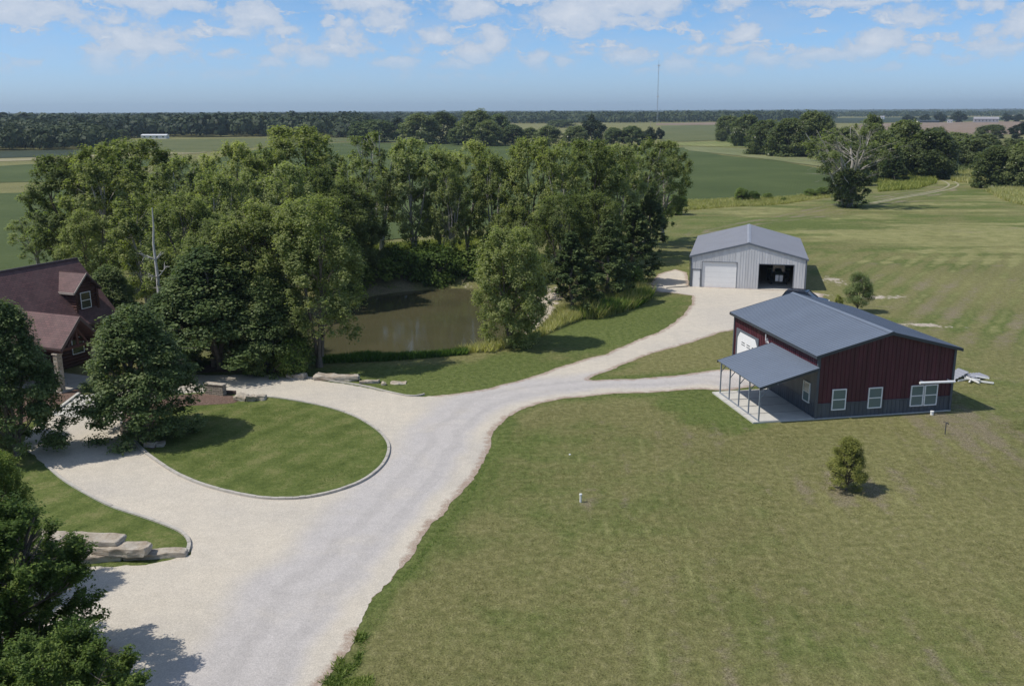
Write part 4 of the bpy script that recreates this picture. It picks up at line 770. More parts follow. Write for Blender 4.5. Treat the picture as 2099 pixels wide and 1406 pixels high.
# ground cover
def scatter(name, label, poly_px, n, hgt, wid, mat, seed, z=None, h=0.0, lean=.35, cat='grass', clump=0, base=0.0):
    poly = np.array([gp2(*p, h) for p in poly_px]); r = np.random.RandomState(seed); mn, mx = poly.min(0), poly.max(0); P = np.zeros((0, 2))
    while len(P) < n:
        Q = mn + (mx - mn) * r.rand(n * 3, 2)
        if clump: Q = Q[fbm(Q, clump, seed) > .5]
        P = np.vstack([P, Q[sdf(Q, poly) > 0]])
    P = P[:n]; Z = height(P) + base; hh = hgt * (.5 + .8 * r.rand(n)) * (.6 + .8 * fbm(P, .4, seed + 3)); a = r.rand(n) * 6.28; w = wid * (.6 + .8 * r.rand(n))
    dx = np.stack([np.cos(a) * w, np.sin(a) * w, np.zeros(n)], 1); B = np.column_stack([P, Z - .03]); L_ = np.column_stack([r.randn(n) * lean * hh, r.randn(n) * lean * hh, hh])
    V = np.stack([B - dx, B + dx, B + L_ * .6 + dx * .8, B + L_ + dx * .1], 1).reshape(-1, 3); me = np_mesh(name, V, np.arange(4 * n).reshape(-1, 4)); o = link_mesh(name, me, mat); return tag(o, label, cat, None, 'stuff')
BX = [(560, 745), (700, 746), (900, 738), (1000, 718), (1090, 697), (1140, 660), (1200, 640), (1215, 655), (1110, 705), (1010, 738), (940, 750), (800, 758), (560, 760)]
scatter('bank_weeds', 'bright green weeds along the near pond edge', [(640, 752), (900, 741), (950, 735), (960, 748), (800, 762), (640, 768)], 9000, .55, .05, M['weed'], 1, h=-.9)
scatter('tall_grass', 'tall dry grass along the right part of the pond bank', [(930, 738), (1000, 720), (1090, 697), (1145, 655), (1210, 648), (1200, 668), (1110, 706), (1010, 742)], 9000, .8, .045, M['grass_tall'], 2, h=-.8)
scatter('thicket', 'weedy yellow-green thicket at the end of the grove', [(1190, 655), (1215, 615), (1250, 603), (1320, 600), (1335, 612), (1310, 630), (1230, 652)], 9000, 1.2, .07, M['weed'], 3, h=0, cat='thicket')
scatter('thicket_stalks', 'brownish seed stalks standing in the thicket', [(1190, 655), (1215, 612), (1250, 601), (1320, 598), (1338, 612), (1300, 634), (1230, 655)], 5000, 1.5, .03, M['grass_tall'], 13, cat='thicket')
scatter('field_edge_grass', 'tall pale grass along the near edge of the bean field', [(1400, 414), (1500, 409), (1600, 406), (1700, 396), (1720, 402), (1600, 420), (1500, 425), (1405, 432)], 16000, .6, .07, M['grass_tall'], 4, lean=.6)
scatter('meadow_grass', 'yellow-green meadow grass around the track bend', [(1800, 372), (1870, 350), (1915, 365), (1920, 376), (1880, 388), (1800, 394)], 14000, 1.2, .10, M['leaf_yel'], 5, cat='grass')
scatter('hedge_grass', 'tall grass at the foot of the right hedgerow', [(1930, 352), (2015, 345), (2030, 375), (2025, 380), (1950, 372)], 9000, 1.3, .1, M['grass_tall'], 6)
scatter('edge_grass', 'brown-green rough grass at the right picture edge', [(2020, 392), (2110, 386), (2110, 425), (2060, 412)], 7000, 1.1, .09, M['grass_tall'], 7)
scatter('back_grass', 'light grass strip behind the pond', [(700, 545), (760, 505), (1010, 485), (1090, 495), (1060, 540), (800, 560)], 16000, .7, .06, M['leaf_yel'], 9)
scatter('verge_tufts', 'green tufts along the drive edge of the big lawn', [(705, 1395), (745, 1300), (800, 1215), (880, 1110), (950, 1020), (1000, 935), (1008, 935), (965, 1020), (890, 1115), (812, 1218), (760, 1302), (722, 1400)], 1800, .07, .025, M['weed'], 10, lean=.8)

scatter('hedge_brush', 'low brush filling the foot of the right hedgerow', [(1490, 292), (1600, 318), (1690, 325), (1780, 372), (1840, 368), (1900, 368), (2010, 352), (2040, 388), (2120, 390), (2120, 375), (2040, 368), (2000, 335), (1880, 345), (1780, 345), (1680, 312), (1500, 284)], 26000, 2.2, .32, M['leaf_hedge'], 14, cat='brush', lean=.5)
scatter('weed_patch', 'dark weeds spilling over the gravel edge at the lower end of the lawn', [(660, 1400), (690, 1352), (722, 1345), (730, 1300), (750, 1295), (748, 1325), (735, 1362), (700, 1392), (760, 1385), (800, 1400), (740, 1420)], 2600, .12, .03, M['leaf_elm'], 21, cat='weeds', lean=.9, clump=1.3)
scatter('lawn_blades', 'dry short grass blades of the big lawn', [(760, 1400), (840, 1200), (960, 1040), (1030, 900), (1120, 840), (1380, 830), (1500, 880), (1700, 880), (1960, 870), (2150, 860), (2300, 1450), (700, 1450)], 150000, .055, .022, M['turf'], 22, lean=.9)
scatter('island_blades', 'short green grass blades of the island lawn', [(430, 830), (560, 830), (680, 850), (760, 890), (780, 925), (740, 975), (650, 1005), (540, 1010), (400, 975), (310, 925)], 22000, .06, .018, M['turf_green'], 23, lean=.9, base=.06)
# far woods: each one mass that nobody could count
def woods(name, label, px, hgt, seed, dens=48, mat='woods', gap=0.0):
    poly = np.array([gp2(*p) for p in px]); r = np.random.RandomState(seed); D0 = np.hypot(poly[:, 0], poly[:, 1]).min(); D1 = np.hypot(poly[:, 0], poly[:, 1]).max(); az = np.arctan2(poly[:, 0], poly[:, 1]); C = []; D = D0
    while D < D1:
        for a in np.arange(az.min(), az.max(), 1 / dens * .8): C.append((D * math.sin(a + r.randn() * .3 / dens) * (1 + r.randn() * .01), D * math.cos(a) * (1 + r.randn() * .012)))
        D *= 1 + 1.0 / dens
    C = np.array(C); C = C[sdf(C, poly) > 0]; C = C[fbm(C, .0012, seed + 50, 3) > gap]; DD = np.hypot(C[:, 0], C[:, 1]); R = np.clip(DD / dens * .62, 4.5, 60) * (.8 + .4 * r.rand(len(C))); H = hgt * (.72 + .45 * r.rand(len(C))) * (.62 + .75 * fbm(C, .008, seed))
    k = 90; n = len(C) * k; idx = np.repeat(np.arange(len(C)), k); D_ = r.randn(n, 3); D_[:, 2] = np.abs(D_[:, 2]); D_ /= np.linalg.norm(D_, axis=1)[:, None]
    hz = H[idx] * .62; P = np.column_stack([C[idx] + D_[:, :2] * R[idx][:, None], H[idx] * .38 + D_[:, 2] * hz]); low = r.rand(n) < .2; P[low, 2] *= .5
    P += r.randn(n, 3) * np.array([.12, .12, .05]) * R[idx][:, None] ; Nn = D_ + r.randn(n, 3) * .2; Nn /= np.linalg.norm(Nn, axis=1)[:, None]; a = np.minimum(R[idx] * .22, hgt * .2) * (.7 + .6 * r.rand(n))
    me = cards_mesh(name, P, Nn, a, a * .8, r); o = link_mesh(name, me, M[mat]); tag(o, label, 'woods', None, 'stuff')
woods('woods', 'dark wood in front of the far left fields', [(-120, 311), (120, 308), (225, 304), (240, 293), (120, 289), (-120, 291)], 10.5, 1, 70)
woods('woods', 'broad dark woods beyond the fields on the left', [(-120, 290), (220, 287), (300, 282), (560, 281), (740, 284), (760, 262), (1030, 250), (1030, 245), (-120, 250)], 15, 2, 60)
woods('woods', 'blue-dark woods behind the middle tree line', [(1030, 254), (1200, 253), (1500, 250), (1700, 247), (1700, 243), (1030, 244)], 15, 3, 60)
woods('woods', 'thin band of far trees on the right horizon', [(1640, 245), (1900, 240), (2200, 238), (2200, 234.5), (1640, 237)], 13, 4, 60, gap=.45)
woods('woods', 'far wooded horizon on the left', [(-150, 247), (1050, 242), (1050, 236), (-150, 240)], 15, 5, 60, gap=.42)
woods('woods', 'far wooded horizon in the middle', [(1050, 241), (1700, 239), (1700, 233), (1050, 236)], 13, 6, 60, gap=.45)
woods('woods', 'last wooded rise on the horizon', [(-200, 240.0), (1000, 235.6), (2250, 230.4), (2250, 227.6), (1000, 232.6), (-200, 237.8)], 19, 7, 70)

# ------------------------------------------------------------------ metal buildings
def ribbed_wall(mb, org, ud, nd, u0, u1, z0, ztop, holes=(), rib=0.3, th=0.12, rp=0.03, rw=0.05):
    """org + ud*u + z; nd points out; holes (u0,u1,z0,z1)"""
    org, ud, nd = Vector(org), Vector(ud), Vector(nd); P = lambda u, z, o=0: org + ud * u + nd * o + Vector((0, 0, z))
    cuts = sorted({u0, u1, *[h[0] for h in holes], *[h[1] for h in holes], *(ztop.brk if hasattr(ztop, 'brk') else [])}); cuts = [c for c in cuts if u0 <= c <= u1]
    def spans(u):
        s = [(z0, None)]; hs = sorted([h for h in holes if h[0] - 1e-6 <= u <= h[1] + 1e-6], key=lambda h: h[2]); out = []; z = z0
        for h in hs:
            if h[2] > z + 1e-4: out.append((z, h[2]))
            z = h[3]
        out.append((z, None)); return out
    for a, b in zip(cuts[:-1], cuts[1:]):
        for (p, q) in spans((a + b) / 2):
            qa, qb = (ztop(a + 1e-6), ztop(b - 1e-6)) if q is None else (q, q); mb.prism([P(a, p), P(b, p), P(b, qb), P(a, qa)], -nd * th)
    u = u0 + rib * .5
    while u < u1:
        ok = not any(h[0] - .06 < u < h[0] or h[1] < u < h[1] + .06 for h in holes)
        for (p, q) in spans(u):
            t = ztop(u) if q is None else q
            if ok: mb.prism([P(u - rw / 2, p, -.002), P(u + rw / 2, p, -.002), P(u + rw * .3, p, rp), P(u - rw * .3, p, rp)], (0, 0, t - p))
        u += rib
def gable(W_, he, hr):
    f = lambda u: he + (hr - he) * (1 - abs(u - W_ / 2) / (W_ / 2)); return _Fn(f, [W_ / 2])
class _Fn:
    def __init__(s, f, brk=()): s.f = f; s.brk = list(brk)
    def __call__(s, u): return s.f(u)
def roof_slope(mb, p0, p1, q0, q1, th=0.1, rib=0.3, rp=0.035, rw=0.06):
    """p0->p1 eave, q0->q1 ridge edge; standing ribs run from eave to ridge"""
    p0, p1, q0, q1 = map(Vector, (p0, p1, q0, q1)); n = (p1 - p0).cross(q0 - p0).normalized(); n = n if n.z > 0 else -n
    mb.prism([p0, p1, q1, q0], -n * th); L_ = (p1 - p0).length; e = (p1 - p0).normalized(); k = int(L_ / rib)
    for i in range(1, k + 1):
        f = (i - .5) / k; a = p0.lerp(p1, f) - n * .002; b = q0.lerp(q1, f) - n * .002; mb.prism([a - e * rw / 2, a + e * rw / 2, a + e * rw * .25 + n * rp, a - e * rw * .25 + n * rp], b - a)
def window(parent, org, ud, nd, u0, u1, z0, z1, pane='pane', rail=True, fw=.07, depth=.07, name='window'):
    org, ud, nd = Vector(org), Vector(ud), Vector(nd); P = lambda u, z, o=0: org + ud * u + nd * o + Vector((0, 0, z)); mb = MB()
    def r(a, b, c, d, o0, o1): mb.prism([P(a, c, o0), P(b, c, o0), P(b, d, o0), P(a, d, o0)], nd * (o1 - o0))
    r(u0, u0 + fw, z0, z1, .0, depth); r(u1 - fw, u1, z0, z1, .0, depth); r(u0 + fw, u1 - fw, z0, z0 + fw, .0, depth); r(u0 + fw, u1 - fw, z1 - fw, z1, .0, depth)
    if rail: r(u0 + fw, u1 - fw, (z0 + z1) / 2 - .03, (z0 + z1) / 2 + .03, .0, depth - .015)
    w = mb.build(name, M['white'], parent); g = MB(); g.prism([P(u0 + fw, z0 + fw, .0), P(u1 - fw, z0 + fw, .0), P(u1 - fw, z1 - fw, .0), P(u0 + fw, z1 - fw, .0)], nd * .038); g.build('pane', M[pane], w); return w

def red_shop():
    Wd, Ln, he, hr = 9.93, 13.65, 4.39, 5.68
    t = thing('workshop', 'dark red metal workshop with grey roof and lean-to carport', 'building', (20.162, 59.787, 0), .178)
    X, Y = (1, 0, 0), (0, 1, 0); wz = 1.05; top = gable(Wd, he, hr); flat = _Fn(lambda u: he, [])
    mb = MB()
    ribbed_wall(mb, (0, 0, 0), X, (0, -1, 0), 0.0, Wd, wz, top); ribbed_wall(mb, (0, Ln, 0), X, (0, 1, 0), 0.0, Wd, wz, top)
    ribbed_wall(mb, (0, .121, 0), Y, (-1, 0, 0), 0.0, Ln - .242, wz, flat, [(9.2, 12.95, wz, 3.2)]); ribbed_wall(mb, (Wd, .121, 0), Y, (1, 0, 0), 0.0, Ln - .242, wz, flat)
    mb.build('wall', M['maroon'], t)
    mb = MB(); wt = _Fn(lambda u: wz - .002)
    ribbed_wall(mb, (0, 0, 0), X, (0, -1, 0), 0.0, Wd, .05, wt); ribbed_wall(mb, (0, Ln, 0), X, (0, 1, 0), 0.0, Wd, .05, wt)
    ribbed_wall(mb, (0, .121, 0), Y, (-1, 0, 0), 0.0, Ln - .242, .05, wt, [(9.2, 12.95, .05, wz)]); ribbed_wall(mb, (Wd, .121, 0), Y, (1, 0, 0), 0.0, Ln - .242, .05, wt)
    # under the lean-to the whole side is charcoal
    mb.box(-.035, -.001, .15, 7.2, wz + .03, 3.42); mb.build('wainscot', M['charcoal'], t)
    mb = MB()                                                          # trims
    for (x0, x1, y0, y1) in ((-.06, .10, -.06, .10), (Wd - .10, Wd + .06, -.06, .10), (-.06, .10, Ln - .10, Ln + .06), (Wd - .10, Wd + .06, Ln - .10, Ln + .06)): mb = MB(); mb.box(x0, x1, y0, y1, .03, he - .02); mb.build('corner_trim', M['charcoal'], t)
    mb = MB(); mb.box(.10, Wd - .10, -.062, -.0, wz - .03, wz + .03); mb.build('belt_trim', M['charcoal'], t); mb = MB(); mb.box(-.062, 0, .10, 9.04, wz - .03, wz + .03); mb.build('belt_trim', M['charcoal'], t)
    mb = MB(); mb.box(-.05, Wd + .05, -.08, .1, -.1, .06); mb.box(-.05, Wd + .05, Ln - .1, Ln + .08, -.1, .06); mb.box(-.05, .1, .1, Ln - .1, -.1, .045); mb.box(Wd - .1, Wd + .05, .1, Ln - .1, -.1, .06); mb.build('foundation', M['concrete'], t)
    ov, og = .32, .3; s = (hr - he) / (Wd / 2); ze = he - s * ov + .13; zr = hr + .13
    mb = MB(); roof_slope(mb, (-ov, -og, ze), (-ov, Ln + og, ze), (Wd / 2, -og, zr), (Wd / 2, Ln + og, zr)); roof_slope(mb, (Wd + ov, -og, ze), (Wd + ov, Ln + og, ze), (Wd / 2 + .002, -og, zr), (Wd / 2 + .002, Ln + og, zr))
    rf = mb.build('roof', M['shop_roof'], t); mb = MB()
    mb.prism([(Wd / 2 - .22, -og - .01, zr - .022), (Wd / 2, -og - .01, zr + .06), (Wd / 2 + .22, -og - .01, zr - .022), (Wd / 2, -og - .01, zr - .03)], (0, Ln + 2 * og + .02, 0)); mb.build('ridge_cap', M['shop_roof'], rf)
    mb = MB(); d = .2                                                  # fascia
    for y in (-og - .025, Ln + og + .002): mb.prism([(-ov - .02, y, ze - d), (Wd / 2, y, zr - d), (Wd / 2, y, zr + .01), (-ov - .02, y, ze + .01)], (0, .023, 0)); mb.prism([(Wd + ov + .02, y, ze - d), (Wd / 2, y, zr - d), (Wd / 2, y, zr + .01), (Wd + ov + .02, y, ze + .01)], (0, .023, 0))
    mb.box(-ov - .022, -ov, -og, Ln + og, ze - d, ze + .0); mb.box(Wd + ov, Wd + ov + .022, -og, Ln + og, ze - d, ze + .0); mb.build('fascia', M['trim_dark'], t)
    for a, b, c, e in ((1.1, 2.12, .58, 2.03), (3.72, 4.74, .55, 2.0), (6.84, 7.80, .5, 1.97), (7.86, 8.84, .5, 1.97)): window(t, (0, -.028, 0), X, (0, -1, 0), a, b, c, e)
    for a, b, c, e in ((.78, 1.72, .88, 2.28), (5.4, 6.15, .85, 2.1)): window(t, (-.036, 0, 0), Y, (-1, 0, 0), a, b, c, e)
    mb = MB(); mb.tube([(7.15, -.5, 2.27), (9.75, -.5, 2.22)], .085, 10); mb.box(7.5, 7.56, -.5, 0, 2.22, 2.3); mb.box(9.5, 9.56, -.5, 0, 2.2, 2.28); mb.build('awning', M['white'], t)
    # overhead door with clipped corners
    mb = MB(); c = .45; mb.prism([(-.02, 9.25, .06), (-.02, 12.9, .06), (-.02, 12.9, 3.15 - c), (-.02, 12.9 - c, 3.15), (-.02, 9.25 + c, 3.15), (-.02, 9.25, 3.15 - c)], (.05, 0, 0)); dr = mb.build('garage_door', M['white'], t)
    for z in (2.2, 2.38):
        for y in (9.6, 10.55, 11.5): mb = MB(); mb.box(-.024, -.018, y, y + .62, z, z + .07); mb.build('door_lettering', M['trim_dark'], dr)  # rows of dark bars standing in for the lettering on the white door
    mb = MB(); mb.prism([(-.05, 9.2, 3.2), (-.05, 9.2, 2.6), (-.05, 9.7, 3.2)], (.045, 0, 0)); mb.prism([(-.05, 12.95, 3.2), (-.05, 12.45, 3.2), (-.05, 12.95, 2.6)], (.045, 0, 0)); mb.box(-.055, -.003, 9.05, 9.2, .06, 3.35); mb.box(-.055, -.003, 12.95, 13.1, .06, 3.35); mb.box(-.055, -.003, 9.2, 12.95, 3.2, 3.35); mb.build('door_frame', M['barn_trim'], t)
    mb = MB(); mb.box(-.16, -.035, 7.5, 7.62, 3.45, 3.75); mb.tube([(-.2, 7.56, 3.6), (-.2, 7.56, 4.1)], .04, 6); mb.tube([(-.1, 7.4, 3.6), (-.12, 7.25, 3.45), (-.12, 7.2, 3.0)], .035, 6); mb.build('wall_fixture', M['white'], t)
    # lean-to
    mb = MB(); roof_slope(mb, (-4.15, -.25, 2.5), (-4.15, 6.9, 2.5), (-.04, -.25, 3.62), (-.04, 6.9, 3.62), .06, .3, .03); c0 = mb.build('carport_roof', M['shop_roof'], t)
    mb = MB(); mb.prism([(-4.17, -.272, 2.33), (-.04, -.272, 3.45), (-.04, -.272, 3.63), (-4.17, -.272, 2.51)], (0, .02, 0)); mb.build('fascia', M['trim_dark'], c0); mb = MB(); mb.prism([(-4.17, 6.902, 2.33), (-.04, 6.902, 3.45), (-.04, 6.902, 3.63), (-4.17, 6.902, 2.51)], (0, .02, 0)); mb.build('fascia', M['trim_dark'], c0)
    mb = MB(); mb.bar((-3.98, -.2, 2.40), (-3.98, 6.8, 2.40), .08, .1); mb.build('carport_beam', M['grey_post'], t)
    for i in range(5):
        y = .03 + i * 1.63; mb = MB(); mb.box(-4.02, -3.94, y - .04, y + .04, .1, 2.36); po = mb.build('post', M['grey_post'], t)
        mb = MB(); mb.bar((-3.94, y, 1.75), (-3.3, y, 2.52), .045); mb.build('brace', M['grey_post'], po)
        if i < 4: pass
    mb = MB(); mb.bar((-3.98, -.05, .145), (-3.98, 6.6, .145), .07, .06)
    mb.build('base_rail', M['grey_post'], t)
    mb = MB(); mb.box(-4.4, -.06, -.08, 7.0, -.12, .1); sl = mb.build('carport_slab', M['concrete'], t); mb = MB()
    for y in (1.62, 3.3, 4.95): mb.box(-4.39, -.1, y - .015, y + .015, .1, .106)
    mb.build('joint', M['soffit'], sl)
red_shop()

def barn():
    Wd, Ln, he, hr = 12.91, 18.37, 3.56, 5.236
    t = thing('metal_barn', 'light grey metal barn with one white door shut and one doorway open', 'building', (20.903, 108.84, 0), -.241)
    X, Y = (1, 0, 0), (0, 1, 0); top = gable(Wd, he, hr); flat = _Fn(lambda u: he); th = .1
    mb = MB(); holes = [(.2, 1.14, -.05, 2.05), (1.33, 5.2, -.05, 2.98), (7.72, 11.52, -.05, 2.9)]
    ribbed_wall(mb, (0, 0, 0), X, (0, -1, 0), 0, Wd, -.05, top, holes, .3, th); ribbed_wall(mb, (0, Ln, 0), X, (0, 1, 0), 0, Wd, -.05, top, (), .3, th)
    ribbed_wall(mb, (0, .101, 0), Y, (-1, 0, 0), 0, Ln - .202, -.05, flat, (), .3, th); ribbed_wall(mb, (Wd, .101, 0), Y, (1, 0, 0), 0, Ln - .202, -.05, flat, (), .3, th); mb.build('wall', M['light_steel'], t)
    ov, og = .18, .12; s = (hr - he) / (Wd / 2); ze = he - s * ov + .12; zr = hr + .12
    mb = MB(); roof_slope(mb, (-ov, -og, ze), (-ov, Ln + og, ze), (Wd / 2, -og, zr), (Wd / 2, Ln + og, zr)); roof_slope(mb, (Wd + ov, -og, ze), (Wd + ov, Ln + og, ze), (Wd / 2 + .002, -og, zr), (Wd / 2 + .002, Ln + og, zr)); rf = mb.build('roof', M['barn_roof'], t)
    mb = MB(); mb.prism([(Wd / 2 - .25, -og - .01, zr - .03), (Wd / 2, -og - .01, zr + .06), (Wd / 2 + .25, -og - .01, zr - .03), (Wd / 2, -og - .01, zr - .04)], (0, Ln + 2 * og + .02, 0)); mb.build('ridge_cap', M['barn_roof'], rf)
    mb = MB(); d = .2
    for y in (-og - .025, Ln + og + .002):
        mb.prism([(-ov - .02, y, ze - d), (Wd / 2, y, zr - d), (Wd / 2, y, zr + .01), (-ov - .02, y, ze + .01)], (0, .023, 0)); mb.prism([(Wd + ov + .02, y, ze - d), (Wd / 2, y, zr - d), (Wd / 2, y, zr + .01), (Wd + ov + .02, y, ze + .01)], (0, .023, 0))
    mb.box(-ov - .022, -ov, -og, Ln + og, ze - d, ze); mb.box(Wd + ov, Wd + ov + .022, -og, Ln + og, ze - d, ze); mb.build('fascia', M['barn_trim'], t)
    for (x0, x1, y0, y1) in ((-.05, .12, -.05, .12), (Wd - .12, Wd + .05, -.05, .12), (-.05, .12, Ln - .12, Ln + .05), (Wd - .12, Wd + .05, Ln - .12, Ln + .05)): mb = MB(); mb.box(x0, x1, y0, y1, -.02, he); mb.build('corner_trim', M['barn_trim'], t)
    mb = MB(); mb.box(1.33, 5.2, .095, .135, .0, 2.98); dr = mb.build('garage_door', M['white'], t); mb = MB()
    for z in (.6, 1.2, 1.8, 2.4): mb.box(1.4, 5.13, .092, .0945, z, z + .012)
    mb.build('seam', M['light_steel'], dr)
    mb = MB(); mb.box(.24, 1.1, .02, .06, .0, 2.0); wd = mb.build('walk_door', M['white'], t); mb = MB(); mb.tube([(1.0, -.04, 1.0), (1.0, .03, 1.0)], .03, 6); mb.build('handle', M['trim_dark'], wd)
    for (a, b, c) in ((.2, 1.14, 2.05), (1.33, 5.2, 2.98), (7.72, 11.52, 2.9)): mb = MB(); mb.box(a - .07, a, -.035, .0, .0, c + .07); mb.box(b, b + .07, -.035, .0, .0, c + .07); mb.box(a, b, -.035, .0, c, c + .07); mb.build('door_frame', M['barn_trim'], t)
    mb = MB(); mb.box(.1, Wd - .1, .1, Ln - .1, -.05, .03); mb.build('floor', M['concrete'], t)
    mb = MB(); mb.tube([(-.12, -.1, 3.4), (-.12, -.1, .15), (-.3, -.3, .08), (-1.6, -.9, .05), (-2.6, -1.6, .04)], .05, 6); mb.build('downspout', M['trim_dark'], t)
    # tractor inside the open doorway
    org = t.location + Matrix.Rotation(-.241, 3, 'Z') @ Vector((10.1, 5.2, .03)); k = thing('tractor', 'green farm tractor parked nose out inside the open barn', 'tractor', tuple(org), -.241)
    mb = MB(); mb.box(-.38, .38, -1.9, .2, .75, 1.35); mb.build('hood', M['green_paint'], k, .06); mb = MB(); mb.box(-.34, .34, -2.0, -1.9, .7, 1.32); mb.build('grille', M['black'], k)
    mb = MB(); mb.box(-.42, -.04, -2.3, -2.02, .45, 1.2); mb.box(.04, .42, -2.3, -2.02, .45, 1.2); mb.build('front_weight', M['white'], k, .03)
    mb = MB(); mb.box(-.3, .3, -1.8, 1.4, .5, .76); mb.build('chassis', M['black'], k)
    mb = MB()
    for sx in (-.72, .72):
        for yy in (.15, 1.5): mb.bar((sx, yy, 1.2), (sx * .95, yy, 2.55), .09)
    mb.box(-.85, .85, .0, 1.65, 2.55, 2.68); mb.box(-.75, .75, .1, 1.55, 1.1, 1.2); cb = mb.build('cab', M['barn_trim'], k); mb = MB(); mb.box(-.66, .66, .13, .15, 1.25, 2.5); mb.build('windscreen', M['pane_dark'], cb)
    for sx in (-1, 1):
        mb = MB(); mb.box(sx * 1.05 - .28, sx * 1.05 + .28, .2, 1.5, 1.5, 1.6); mb.build('fender', M['green_paint'], k, .02)
        for (x, y, rr, w) in ((sx * 1.05, .85, .75, .42), (sx * .85, -1.4, .45, .26)):
            mb = MB(); mb.tube([(x - w / 2, y, rr), (x + w / 2, y, rr)], rr, 24); wh = mb.build('wheel', M['rubber'], k); mb = MB(); mb.tube([(x - w / 2 - .01, y, rr), (x + w / 2 + .01, y, rr)], rr * .5, 18); mb.build('rim', M['barn_trim'], wh)
barn()

